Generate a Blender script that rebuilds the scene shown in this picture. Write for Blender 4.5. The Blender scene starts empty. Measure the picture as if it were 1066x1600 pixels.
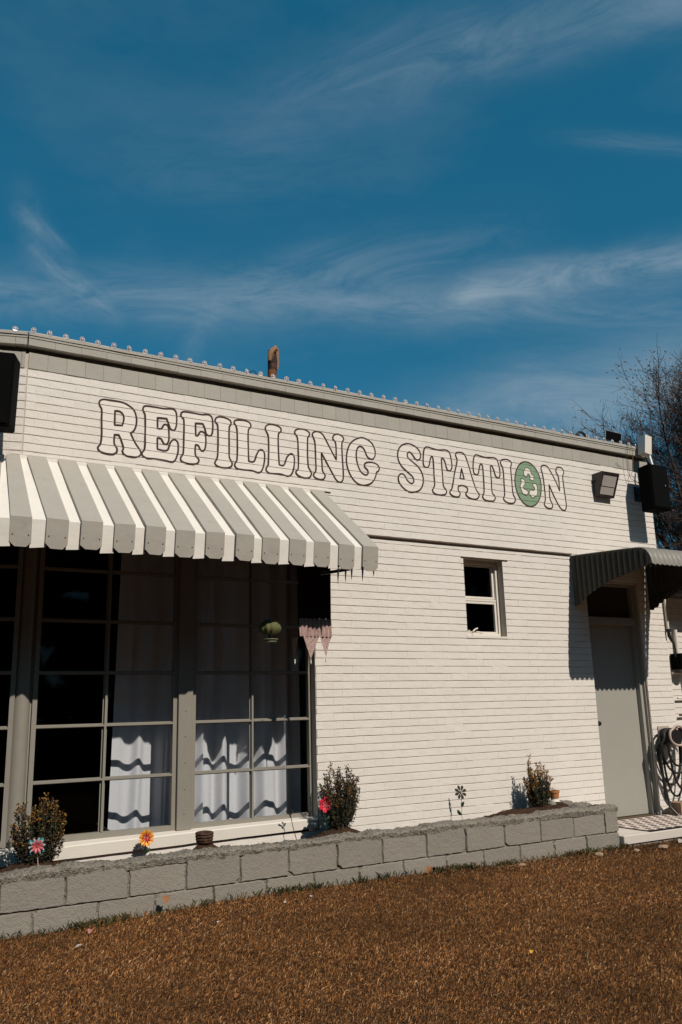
import bpy, bmesh, math, random
import numpy as np
from mathutils import Vector, Matrix, noise, geometry
random.seed(7)
S = bpy.context.scene
C = S.collection
R = math.radians

# ---------------------------------------------------------------- camera
cam_d = bpy.data.cameras.new("camera")
cam = bpy.data.objects.new("camera", cam_d); C.objects.link(cam)
S.camera = cam
cam_d.sensor_fit = 'VERTICAL'; cam_d.sensor_height = 36.0
cam_d.lens = 36.0 * 1315.5 / 1600.0
cam_d.clip_start = 0.05; cam_d.clip_end = 2000
PITCH, YAW, ROLL = R(13.245), R(30.492), R(-1.521)
fw = Vector((math.sin(YAW)*math.cos(PITCH), math.cos(YAW)*math.cos(PITCH), math.sin(PITCH)))
rt = Vector((math.cos(YAW), -math.sin(YAW), 0)); up = rt.cross(fw)
A_ = rt*math.cos(ROLL) + up*math.sin(ROLL); B_ = -rt*math.sin(ROLL) + up*math.cos(ROLL)
M = Matrix((A_, B_, -fw)).transposed().to_4x4(); M.translation = Vector((0, -6.6, 1.30))
cam.matrix_world = M

# ---------------------------------------------------------------- sun
SUN_TRAVEL = Vector((-0.104, 0.707, -0.700)).normalized()
sd = bpy.data.lights.new("sun", 'SUN'); sun = bpy.data.objects.new("sun", sd); C.objects.link(sun)
sd.energy = 4.8; sd.angle = R(0.5); sd.color = (1.0, 0.925, 0.83)
sun.rotation_mode = 'QUATERNION'
sun.rotation_quaternion = (-SUN_TRAVEL).to_track_quat('Z', 'Y')

# ---------------------------------------------------------------- world
W = bpy.data.worlds.new("World"); S.world = W; W.use_nodes = True
wt = W.node_tree; wt.nodes.clear()
def N(t, kind, **kw):
    n = t.nodes.new(kind)
    for k, v in kw.items(): setattr(n, k, v)
    return n
def math_n(t, op, a, b=None, c=None, clamp=False):
    n = N(t, 'ShaderNodeMath', operation=op); n.use_clamp = clamp
    for i, v in enumerate((a, b, c)):
        if v is None: continue
        if isinstance(v, (int, float)): n.inputs[i].default_value = v
        else: t.links.new(v, n.inputs[i])
    return n.outputs[0]
sky = N(wt, 'ShaderNodeTexSky', sky_type='NISHITA')
sky.sun_disc = False; sky.sun_elevation = R(44.4); sky.sun_rotation = R(180-8.4)
sky.altitude = 300; sky.air_density = 1.0; sky.dust_density = 0.6; sky.ozone_density = 2.0
# one even colour grade of the whole sky towards the deep teal of the photograph
sep = N(wt, 'ShaderNodeSeparateColor'); wt.links.new(sky.outputs[0], sep.inputs[0])
comb = N(wt, 'ShaderNodeCombineColor')
for i, (g, p) in enumerate(((0.150, 1.15), (1.045, 0.62), (1.37, 0.62))):
    wt.links.new(math_n(wt, 'MULTIPLY', math_n(wt, 'POWER', sep.outputs[i], p), g), comb.inputs[i])
tc = N(wt, 'ShaderNodeTexCoord')
nrm = N(wt, 'ShaderNodeVectorMath', operation='NORMALIZE'); wt.links.new(tc.outputs['Generated'], nrm.inputs[0])
def dirpx(px, py):
    return (A_*((px-533)/1315.5) - B_*((py-800)/1315.5) + fw).normalized()
# cirrus bands: each lies along a great circle of the sky dome between two bearings
def band(d1, d2, width, stretch, seed, lo, hi, gain, a0=None, a1=None, fade=0.1, curve=0.0):
    n = d1.cross(d2).normalized(); t = (d2 - d1).normalized(); o = n.cross(t)
    def dot(v):
        q = N(wt, 'ShaderNodeVectorMath', operation='DOT_PRODUCT'); wt.links.new(nrm.outputs[0], q.inputs[0]); q.inputs[1].default_value = v
        return q.outputs['Value']
    u, w, h = dot(t), dot(n), dot(o)
    cx = N(wt, 'ShaderNodeCombineXYZ')
    wt.links.new(math_n(wt, 'MULTIPLY', u, stretch[0]), cx.inputs[0]); wt.links.new(math_n(wt, 'MULTIPLY', w, stretch[1]), cx.inputs[1])
    cx.inputs[2].default_value = seed
    nz = N(wt, 'ShaderNodeTexNoise'); nz.inputs['Scale'].default_value = 1; nz.inputs['Detail'].default_value = 9
    nz.inputs['Roughness'].default_value = 0.70; nz.inputs['Distortion'].default_value = 0.9
    wt.links.new(cx.outputs[0], nz.inputs['Vector'])
    n2 = N(wt, 'ShaderNodeTexNoise'); n2.inputs['Scale'].default_value = 5; n2.inputs['Detail'].default_value = 4
    wt.links.new(nrm.outputs[0], n2.inputs['Vector'])
    wob = math_n(wt, 'MULTIPLY', math_n(wt, 'SUBTRACT', n2.outputs[0], 0.5), width*1.6)
    ww = math_n(wt, 'ADD', w, wob)
    if curve: ww = math_n(wt, 'ADD', ww, math_n(wt, 'MULTIPLY', math_n(wt, 'MULTIPLY', u, u), curve))
    g = math_n(wt, 'DIVIDE', ww, width); g = math_n(wt, 'MULTIPLY', g, g); g = math_n(wt, 'POWER', 2.718, math_n(wt, 'MULTIPLY', g, -1.0))
    mr = N(wt, 'ShaderNodeMapRange'); mr.inputs['From Min'].default_value = lo; mr.inputs['From Max'].default_value = hi
    wt.links.new(nz.outputs[0], mr.inputs['Value'])
    out = math_n(wt, 'MULTIPLY', math_n(wt, 'MULTIPLY', g, mr.outputs[0]), gain)
    if a0 is not None:
        for e, sgn in ((a0, 1), (a1, -1)):
            if e is None: continue
            m2 = N(wt, 'ShaderNodeMapRange', interpolation_type='SMOOTHSTEP')
            c = e.dot(t)
            m2.inputs['From Min'].default_value = c - fade*sgn*0.5; m2.inputs['From Max'].default_value = c + fade*sgn*0.5
            wt.links.new(u, m2.inputs['Value']); out = math_n(wt, 'MULTIPLY', out, m2.outputs[0])
    return out
D = dirpx
bands = [
    band(D(-100, 468), D(330, 474), 0.026, (7, 26), 8.1, 0.30, 0.70, 0.44, None, D(420, 470), 0.25),
    band(D(280, 470), D(700, 395), 0.034, (7, 24), 1.3, 0.30, 0.74, 0.46, D(290, 470), D(740, 400), 0.25),
    band(D(560, 474), D(720, 470), 0.009, (8, 40), 5.2, 0.30, 0.70, 0.34, D(500, 474), D(720, 470), 0.12),
    band(D(690, 462), D(1200, 386), 0.019, (8, 30), 4.7, 0.24, 0.62, 0.66, D(705, 460), None, 0.07),
    band(D(430, 165), D(1150, -45), 0.032, (6, 22), 9.2, 0.30, 0.72, 0.40, D(470, 160), None, 0.30),
    band(D(900, 35), D(1200, 5), 0.022, (6, 22), 3.9, 0.30, 0.72, 0.28, D(930, 35), None, 0.15),
    band(D(30, 335), D(95, 385), 0.008, (12, 34), 2.9, 0.34, 0.66, 0.42, D(28, 335), D(100, 390), 0.04),
    band(D(50, 395), D(150, 475), 0.012, (12, 34), 6.9, 0.32, 0.66, 0.42, D(60, 400), D(170, 490), 0.06),
    band(D(35, 300), D(55, 420), 0.014, (8, 24), 4.4, 0.36, 0.70, 0.22, D(38, 300), D(55, 410), 0.06),
    band(D(860, 216), D(1250, 246), 0.008, (8, 40), 6.6, 0.30, 0.7, 0.24, D(900, 220), None, 0.12),
    band(D(640, 680), D(1250, 575), 0.050, (5, 16), 3.1, 0.16, 0.66, 0.85, D(700, 670), D(1900, 540), 0.4),
    band(D(100, 260), D(560, 235), 0.050, (5, 18), 5.5, 0.36, 0.75, 0.16, D(150, 260), D(540, 235), 0.3),
    band(D(290, 560), D(340, 470), 0.012, (8, 20), 7.5, 0.3, 0.7, 0.22, D(290, 570), D(335, 480), 0.06),
]
tot = bands[0]
for b in bands[1:]:
    tot = math_n(wt, 'ADD', tot, b)
veil_n = N(wt, 'ShaderNodeTexNoise'); veil_n.inputs['Scale'].default_value = 2.4; veil_n.inputs['Detail'].default_value = 8; veil_n.inputs['Roughness'].default_value = 0.6
mp = N(wt, 'ShaderNodeMapping'); mp.inputs['Scale'].default_value = (1, 1, 2.6); wt.links.new(nrm.outputs[0], mp.inputs[0]); wt.links.new(mp.outputs[0], veil_n.inputs['Vector'])
vr = N(wt, 'ShaderNodeMapRange'); vr.inputs['From Min'].default_value = 0.5; vr.inputs['From Max'].default_value = 0.85; vr.inputs['To Max'].default_value = 0.16
wt.links.new(veil_n.outputs[0], vr.inputs['Value'])
tot = math_n(wt, 'ADD', tot, vr.outputs[0], clamp=True)
mixc = N(wt, 'ShaderNodeMix', data_type='RGBA'); wt.links.new(tot, mixc.inputs['Factor'])
wt.links.new(comb.outputs[0], mixc.inputs['A']); mixc.inputs['B'].default_value = (3.1, 4.1, 4.9, 1)
bg = N(wt, 'ShaderNodeBackground'); bg.inputs['Strength'].default_value = 0.10
wt.links.new(mixc.outputs['Result'], bg.inputs[0])
wo = N(wt, 'ShaderNodeOutputWorld'); wt.links.new(bg.outputs[0], wo.inputs[0])

S.view_settings.view_transform = 'Standard'; S.view_settings.look = 'None'
S.view_settings.exposure = -0.15; S.view_settings.gamma = 1.0; S.view_settings.use_curve_mapping = False
S.render.engine = 'CYCLES'
S.cycles.max_bounces = 6; S.cycles.transparent_max_bounces = 12

# ---------------------------------------------------------------- materials
MATS = {}
def mat(name, base, rough=0.85, spec=0.3, metal=0.0, var=0.12, vscale=6.0, spots=None, bump=0.0, bscale=120.0, bump2=None, coat=0.0, objvar=0.0, dirt=None):
    if name in MATS: return MATS[name]
    m = bpy.data.materials.new(name); MATS[name] = m; m.use_nodes = True
    t = m.node_tree; p = t.nodes['Principled BSDF']
    p.inputs['Roughness'].default_value = rough; p.inputs['Specular IOR Level'].default_value = spec; p.inputs['Metallic'].default_value = metal
    p.inputs['Coat Weight'].default_value = coat
    g = N(t, 'ShaderNodeNewGeometry')
    n1 = N(t, 'ShaderNodeTexNoise'); n1.inputs['Scale'].default_value = vscale; n1.inputs['Detail'].default_value = 8; n1.inputs['Roughness'].default_value = 0.65
    t.links.new(g.outputs['Position'], n1.inputs['Vector'])
    fac = math_n(t, 'MULTIPLY_ADD', n1.outputs[0], 2*var, 1-var)
    if objvar:
        oi = N(t, 'ShaderNodeObjectInfo')
        fac = math_n(t, 'MULTIPLY', fac, math_n(t, 'MULTIPLY_ADD', oi.outputs['Random'], 2*objvar, 1-objvar))
    vm = N(t, 'ShaderNodeVectorMath', operation='SCALE'); vm.inputs[0].default_value = base; t.links.new(fac, vm.inputs['Scale'])
    col = vm.outputs[0]
    if spots:
        sc, lo, hi, c2, amt = spots
        n2 = N(t, 'ShaderNodeTexNoise'); n2.inputs['Scale'].default_value = sc; n2.inputs['Detail'].default_value = 10; n2.inputs['Roughness'].default_value = 0.7
        t.links.new(g.outputs['Position'], n2.inputs['Vector'])
        mr = N(t, 'ShaderNodeMapRange'); mr.inputs['From Min'].default_value = lo; mr.inputs['From Max'].default_value = hi; mr.inputs['To Max'].default_value = amt
        t.links.new(n2.outputs[0], mr.inputs['Value'])
        mx = N(t, 'ShaderNodeMix', data_type='RGBA'); t.links.new(mr.outputs[0], mx.inputs['Factor']); t.links.new(col, mx.inputs['A']); mx.inputs['B'].default_value = (*c2, 1)
        col = mx.outputs['Result']
    t.links.new(col, p.inputs['Base Color'])
    last = None
    for bs, bd in ([(bscale, bump)] if bump else []) + (bump2 or []):
        nb = N(t, 'ShaderNodeTexNoise'); nb.inputs['Scale'].default_value = bs; nb.inputs['Detail'].default_value = 5
        t.links.new(g.outputs['Position'], nb.inputs['Vector'])
        bn = N(t, 'ShaderNodeBump'); bn.inputs['Distance'].default_value = bd; bn.inputs['Strength'].default_value = 1.0
        t.links.new(nb.outputs[0], bn.inputs['Height'])
        if last: t.links.new(last, bn.inputs['Normal'])
        last = bn.outputs[0]
    if last: t.links.new(last, p.inputs['Normal'])
    return m
WALLC = (0.675, 0.622, 0.560)
m_wall = mat('white_painted_brick', WALLC, 0.75, 0.25, var=0.09, vscale=3.0, spots=(14, 0.60, 0.78, (0.40, 0.34, 0.27), 0.55), bump=0.0035, bscale=75, bump2=[(14, 0.004), (190, 0.0016)], objvar=0.02)
m_mortar = mat('white_painted_mortar', (0.50, 0.44, 0.37), 0.9, 0.1, var=0.15, bump=0.002, bscale=60)
m_grey = mat('grey_painted_masonry', (0.36, 0.335, 0.29), 0.8, 0.2, var=0.12, vscale=4, spots=(18, 0.62, 0.8, (0.16, 0.14, 0.11), 0.5), bump=0.0022, bscale=80, bump2=[(12, 0.003)], objvar=0.03)
m_block = mat('grey_painted_block', (0.240, 0.216, 0.182), 0.9, 0.15, var=0.13, vscale=5, spots=(26, 0.62, 0.8, (0.09, 0.08, 0.065), 0.6), bump=0.005, bscale=110, bump2=[(28, 0.006)], objvar=0.05)
m_cap = mat('crumbling_grey_mortar', (0.235, 0.208, 0.172), 0.95, 0.1, var=0.3, vscale=40, spots=(55, 0.48, 0.62, (0.05, 0.04, 0.03), 0.75), bump=0.012, bscale=90, bump2=[(35, 0.012)])
m_trim = mat('white_trim_paint', (0.65, 0.595, 0.52), 0.6, 0.3, var=0.08, vscale=5, spots=(9, 0.66, 0.75, (0.22, 0.11, 0.05), 0.6), bump=0.0012, bscale=60)
m_steel = mat('grey_painted_steel', (0.225, 0.205, 0.170), 0.55, 0.35, var=0.12, vscale=12, spots=(50, 0.66, 0.8, (0.12, 0.08, 0.05), 0.5), bump=0.0006, bscale=90)
m_awg = mat('awning_grey', (0.345, 0.315, 0.27), 0.6, 0.3, var=0.10, vscale=5, spots=(9, 0.58, 0.8, (0.19, 0.165, 0.13), 0.55), bump=0.0006, bscale=140, bump2=[(6, 0.008)])
m_aww = mat('awning_white', (0.69, 0.64, 0.575), 0.55, 0.3, var=0.08, vscale=5, spots=(30, 0.66, 0.8, (0.34, 0.24, 0.15), 0.45), bump2=[(6, 0.008)])
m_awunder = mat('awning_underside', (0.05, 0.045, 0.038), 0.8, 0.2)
m_dooraw_side = mat('shaded_olive_metal_side', (0.05, 0.045, 0.036), 0.6, 0.15, var=0.3, vscale=12)  # door awning metal darkened: the side panels' shade is in this colour
m_pleat = mat('shaded_patterned_cloth', (0.030, 0.016, 0.013), 0.95, 0.05, var=0.6, vscale=40)  # pink cloth painted near-black where the awning shades it
m_dark = mat('black_iron', (0.012, 0.011, 0.011), 0.5, 0.3, var=0.2)
m_plastic = mat('black_cabinet', (0.003, 0.003, 0.003), 0.8, 0.04, var=0.3, vscale=40, bump=0.001, bscale=200)
m_grille = mat('black_grille', (0.003, 0.003, 0.003), 0.9, 0.08, var=0.3, vscale=80, bump=0.002, bscale=400)
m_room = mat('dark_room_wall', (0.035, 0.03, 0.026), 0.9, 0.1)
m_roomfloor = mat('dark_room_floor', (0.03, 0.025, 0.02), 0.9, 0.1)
m_brown = mat('dark_brown_sign_paint', (0.055, 0.028, 0.024), 0.75, 0.15, var=0.3, vscale=60)
m_letter = mat('cream_sign_paint', (0.72, 0.655, 0.59), 0.75, 0.2, var=0.06, vscale=20, bump=0.0015, bscale=75)
m_green = mat('sage_green_sign_paint', (0.205, 0.300, 0.190), 0.75, 0.2, var=0.12, vscale=30, bump=0.0015, bscale=75)
m_ledge = mat('rusty_brown_lintel', (0.085, 0.055, 0.035), 0.7, 0.3, var=0.3, vscale=20)
m_door = mat('grey_door_paint', (0.31, 0.295, 0.255), 0.5, 0.35, var=0.07, vscale=3, spots=(16, 0.66, 0.8, (0.2, 0.18, 0.15), 0.4), bump=0.0005, bscale=60)
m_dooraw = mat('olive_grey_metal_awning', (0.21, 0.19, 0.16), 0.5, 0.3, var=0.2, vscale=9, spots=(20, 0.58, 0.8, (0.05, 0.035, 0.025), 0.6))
m_rust = mat('rust', (0.20, 0.075, 0.028), 0.9, 0.2, var=0.45, vscale=30, spots=(26, 0.45, 0.6, (0.035, 0.018, 0.012), 0.85), bump=0.004, bscale=90)
m_drust = mat('dark_rust', (0.10, 0.042, 0.02), 0.75, 0.3, var=0.5, vscale=30, spots=(30, 0.42, 0.55, (0.018, 0.011, 0.009), 0.9), bump=0.004, bscale=90)
m_soil = mat('dark_soil', (0.040, 0.023, 0.015), 0.98, 0.05, var=0.4, vscale=30, spots=(50, 0.5, 0.7, (0.13, 0.07, 0.04), 0.6), bump=0.012, bscale=60)
m_ground = mat('dry_lawn_soil', (0.085, 0.045, 0.022), 0.98, 0.05, var=0.4, vscale=9, spots=(3.0, 0.45, 0.7, (0.05, 0.028, 0.016), 0.6), bump=0.02, bscale=45)
m_concrete = mat('pale_concrete', (0.55, 0.49, 0.43), 0.85, 0.2, var=0.12, vscale=10, spots=(20, 0.6, 0.8, (0.25, 0.2, 0.16), 0.5), bump=0.002, bscale=90)
m_rub = mat('black_rubber', (0.014, 0.013, 0.012), 0.45, 0.4, var=0.2)
m_tan = mat('tan_painted_metal', (0.42, 0.33, 0.27), 0.6, 0.3, var=0.15)
m_terra = mat('terracotta', (0.42, 0.17, 0.06), 0.8, 0.2, var=0.15, vscale=20)
m_silver = mat('galvanised_metal', (0.55, 0.53, 0.50), 0.4, 0.5, metal=0.6, var=0.2, vscale=15)
m_bark = mat('grey_brown_bark', (0.075, 0.055, 0.042), 0.95, 0.1, var=0.3, vscale=15)
m_stone = mat('tan_stone', (0.30, 0.20, 0.13), 0.9, 0.1, var=0.3, vscale=30, bump=0.004, bscale=60)
m_sill2 = m_trim
def attr_mat(name, rough=0.85, spec=0.2, trans=0.0):
    m = bpy.data.materials.new(name); m.use_nodes = True; t = m.node_tree; p = t.nodes['Principled BSDF']
    a = N(t, 'ShaderNodeAttribute', attribute_name='Col'); t.links.new(a.outputs['Color'], p.inputs['Base Color'])
    p.inputs['Roughness'].default_value = rough; p.inputs['Specular IOR Level'].default_value = spec
    if trans:
        tr = N(t, 'ShaderNodeBsdfTranslucent'); t.links.new(a.outputs['Color'], tr.inputs[0])
        mx = N(t, 'ShaderNodeMixShader'); mx.inputs[0].default_value = trans
        t.links.new(p.outputs[0], mx.inputs[1]); t.links.new(tr.outputs[0], mx.inputs[2])
        t.links.new(mx.outputs[0], t.nodes['Material Output'].inputs[0])
    return m
m_grass = attr_mat('dormant_grass', 0.9, 0.12, 0.15)
m_leaf = attr_mat('shrub_leaf', 0.6, 0.35, 0.25)
m_twig = attr_mat('tree_twig_and_leaf', 0.9, 0.1, 0.0)
def glass(name, tint=(0.90, 0.92, 0.92), refl=0.4):
    m = bpy.data.materials.new(name); m.use_nodes = True; t = m.node_tree; t.nodes.clear()
    tr = N(t, 'ShaderNodeBsdfTransparent'); tr.inputs[0].default_value = (*tint, 1)
    gl = N(t, 'ShaderNodeBsdfGlossy'); gl.inputs['Roughness'].default_value = 0.03; gl.inputs[0].default_value = (refl, refl, refl, 1)
    fr = N(t, 'ShaderNodeFresnel'); gg = N(t, 'ShaderNodeNewGeometry'); t.links.new(math_n(t, 'MULTIPLY_ADD', gg.outputs['Backfacing'], 1/1.45-1.45, 1.45), fr.inputs[0])
    mx = N(t, 'ShaderNodeMixShader'); t.links.new(fr.outputs[0], mx.inputs[0]); t.links.new(tr.outputs[0], mx.inputs[1]); t.links.new(gl.outputs[0], mx.inputs[2])
    o = N(t, 'ShaderNodeOutputMaterial'); t.links.new(mx.outputs[0], o.inputs[0]); return m
m_glass = glass('window_glass')
m_clear = glass('clear_plastic', (0.72, 0.70, 0.70), 0.9)
def cloth(name, col, trans=0.3, weave=0.0):
    m = bpy.data.materials.new(name); m.use_nodes = True; t = m.node_tree; p = t.nodes['Principled BSDF']
    g = N(t, 'ShaderNodeNewGeometry'); w = N(t, 'ShaderNodeTexNoise'); w.inputs['Scale'].default_value = 90
    mp = N(t, 'ShaderNodeMapping'); mp.inputs['Scale'].default_value = (0.3, 0.3, 3); t.links.new(g.outputs['Position'], mp.inputs[0]); t.links.new(mp.outputs[0], w.inputs['Vector'])
    vm = N(t, 'ShaderNodeVectorMath', operation='SCALE'); vm.inputs[0].default_value = col
    t.links.new(math_n(t, 'MULTIPLY_ADD', w.outputs[0], 0.2, 0.9), vm.inputs['Scale'])
    t.links.new(vm.outputs[0], p.inputs['Base Color']); p.inputs['Roughness'].default_value = 0.95; p.inputs['Specular IOR Level'].default_value = 0.05
    tr = N(t, 'ShaderNodeBsdfTranslucent'); t.links.new(vm.outputs[0], tr.inputs[0])
    mx = N(t, 'ShaderNodeMixShader'); mx.inputs[0].default_value = trans
    t.links.new(p.outputs[0], mx.inputs[1]); t.links.new(tr.outputs[0], mx.inputs[2]); t.links.new(mx.outputs[0], t.nodes['Material Output'].inputs[0])
    return m
m_curtain = cloth('white_curtain_cloth', (0.80, 0.79, 0.83), 0.25)

m_lace = mat('dusty_pink_lace', (0.43, 0.30, 0.265), 0.95, 0.05, var=0.25, vscale=30, spots=(110, 0.48, 0.60, (0.16, 0.075, 0.065), 0.7))
# ---------------------------------------------------------------- helpers
def link(o, parent=None):
    C.objects.link(o)
    if parent is not None:
        o.parent = parent
    return o
def base_of(o):
    v = Vector((0, 0, 0))
    while o is not None:
        v += o.location; o = o.parent
    return v
def tag(o, label=None, cat=None, group=None, kind=None):
    if label: o['label'] = label
    if cat: o['category'] = cat
    if group: o['group'] = group
    if kind: o['kind'] = kind
    return o
def thing(name, loc, label, cat, group=None):
    o = bpy.data.objects.new(name, None); o.empty_display_size = 0.1; o.location = loc
    return tag(link(o), label, cat, group)
class MB:
    def __init__(s): s.v = []; s.f = []; s.c = []
    def add(s, vs, fs, col=None):
        b = len(s.v); s.v.extend([tuple(v) for v in vs]); s.f.extend([tuple(i+b for i in f) for f in fs])
        if col is not None: s.c.extend([col]*len(fs))
        return s
    def box(s, x0, x1, y0, y1, z0, z1, bev=0.0, mtx=None):
        if bev <= 0:
            vs = [(x, y, z) for x in (x0, x1) for y in (y0, y1) for z in (z0, z1)]
            fs = [(0, 1, 3, 2), (4, 6, 7, 5), (0, 4, 5, 1), (2, 3, 7, 6), (0, 2, 6, 4), (1, 5, 7, 3)]
        else:
            bm = bmesh.new(); bmesh.ops.create_cube(bm, size=1)
            for v in bm.verts: v.co = Vector(((x0+x1)/2+v.co.x*(x1-x0), (y0+y1)/2+v.co.y*(y1-y0), (z0+z1)/2+v.co.z*(z1-z0)))
            bmesh.ops.bevel(bm, geom=list(bm.edges), offset=bev, segments=1, affect='EDGES')
            bm.verts.index_update(); vs = [v.co.copy() for v in bm.verts]; fs = [tuple(v.index for v in f.verts) for f in bm.faces]; bm.free()
        if mtx is not None: vs = [mtx @ Vector(v) for v in vs]
        return s.add(vs, fs)
    def tube(s, pts, rad, n=8, caps=True, col=None):
        pts = [Vector(p) for p in pts]; m = len(pts)
        rs = rad if isinstance(rad, (list, tuple)) else [rad]*m
        vs = []; prev = None
        for i, p in enumerate(pts):
            d = (pts[min(i+1, m-1)] - pts[max(i-1, 0)])
            d = d.normalized() if d.length > 1e-9 else Vector((0, 0, 1))
            if prev is None:
                a = d.orthogonal().normalized()
            else:
                a = (prev - d*prev.dot(d)); a = a.normalized() if a.length > 1e-6 else d.orthogonal().normalized()
            prev = a; b = d.cross(a)
            for k in range(n):
                th = 2*math.pi*k/n; vs.append(p + (a*math.cos(th)+b*math.sin(th))*rs[i])
        fs = [(i*n+k, i*n+(k+1) % n, (i+1)*n+(k+1) % n, (i+1)*n+k) for i in range(m-1) for k in range(n)]
        if caps: fs += [tuple(range(n-1, -1, -1)), tuple(range((m-1)*n, m*n))]
        return s.add(vs, fs, col)
    def lathe(s, prof, c=(0, 0, 0), n=20):
        vs = [(c[0]+r*math.cos(2*math.pi*k/n), c[1]+r*math.sin(2*math.pi*k/n), c[2]+z) for r, z in prof for k in range(n)]
        m = len(prof)
        fs = [(i*n+k, i*n+(k+1) % n, (i+1)*n+(k+1) % n, (i+1)*n+k) for i in range(m-1) for k in range(n)]
        fs += [tuple(range(n-1, -1, -1)), tuple(range((m-1)*n, m*n))]
        return s.add(vs, fs)
    def prism(s, poly, axis, a, b):
        # poly in the two other axes, extruded from a to b along axis
        def P(u, v, w):
            return {'x': (w, u, v), 'y': (u, w, v), 'z': (u, v, w)}[axis]
        n = len(poly)
        vs = [P(u, v, a) for u, v in poly] + [P(u, v, b) for u, v in poly]
        fs = [tuple(range(n)), tuple(range(2*n-1, n-1, -1))] + [(i, (i+1) % n, n+(i+1) % n, n+i) for i in range(n)]
        return s.add(vs, fs)
    def mesh(s, name, m, off=Vector((0, 0, 0)), smooth=False):
        me = bpy.data.meshes.new(name)
        me.from_pydata([(v[0]-off[0], v[1]-off[1], v[2]-off[2]) for v in s.v], [], s.f)
        if s.c and len(s.c) == len(s.f):
            ca = me.color_attributes.new('Col', 'FLOAT_COLOR', 'CORNER')
            arr = np.array([(*s.c[i], 1.0) for i, f in enumerate(s.f) for _ in f], dtype=np.float32).ravel()
            ca.data.foreach_set('color', arr)
        if m: me.materials.append(m)
        bm = bmesh.new(); bm.from_mesh(me); bmesh.ops.recalc_face_normals(bm, faces=bm.faces); bm.to_mesh(me); bm.free()
        if smooth:
            me.polygons.foreach_set('use_smooth', [True]*len(me.polygons))
            try: me.set_sharp_from_angle(angle=R(40))
            except Exception: pass
        return me
    def build(s, name, m, parent=None, smooth=False, label=None, kind=None, at=None):
        """verts are world coordinates; the object sits at its parent's base (or at `at`)"""
        off = Vector(at) if at is not None else (base_of(parent) if parent is not None else Vector((0, 0, 0)))
        me = s.mesh(name, m, off, smooth)
        o = bpy.data.objects.new(name, me); link(o, parent)
        o.location = off - (base_of(parent) if parent is not None else Vector((0, 0, 0)))
        if label: o['label'] = label
        if kind: o['kind'] = kind
        return o
def inst(me, name, world, parent=None, rot=None):
    o = bpy.data.objects.new(name, me); link(o, parent)
    o.location = Vector(world) - (base_of(parent) if parent is not None else Vector((0, 0, 0)))
    if rot is not None: o.rotation_euler = rot
    return o
def rnd(a, b): return random.uniform(a, b)
def nz(p, s=1.0): return noise.noise(Vector(p)*s)

# ================================================================ GROUND
def ground_h(x, y):
    h = 0.018*nz((x*0.9, y*0.9, 3.1)) + 0.008*nz((x*4, y*4, 1.7))
    h += 0.035*math.exp(-((x-3.2)/1.6)**2)*math.exp(-((y+0.8)/0.5)**2)
    return h
mb = MB(); nx, ny = 120, 60
gx = [-3+14*i/nx for i in range(nx+1)]; gy = [-7+7.0*j/ny for j in range(ny+1)]
far = 400
vs = [(x, y, ground_h(x, y)) for y in gy for x in gx]
fs = [(j*(nx+1)+i, j*(nx+1)+i+1, (j+1)*(nx+1)+i+1, (j+1)*(nx+1)+i) for j in range(ny) for i in range(nx)]
mb.add(vs, fs)
def ring(i, j): return gx[i], gy[j]
edge = [(i, 0) for i in range(nx+1)] + [(nx, j) for j in range(1, ny+1)] + [(i, ny) for i in range(nx-1, -1, -1)] + [(0, j) for j in range(ny-1, 0, -1)]
inner = [(gx[i], gy[j], ground_h(gx[i], gy[j])) for i, j in edge]
outer = [(4+(x-4)*60, -3.5+(y+3.5)*110, -0.02) for x, y, z in inner]
ne = len(inner); mb.add(inner+outer, [(k, (k+1) % ne, ne+(k+1) % ne, ne+k) for k in range(ne)])
g = mb.build('ground', m_ground, smooth=True); tag(g, 'dry brown lawn soil under the grass', kind='structure')

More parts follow.
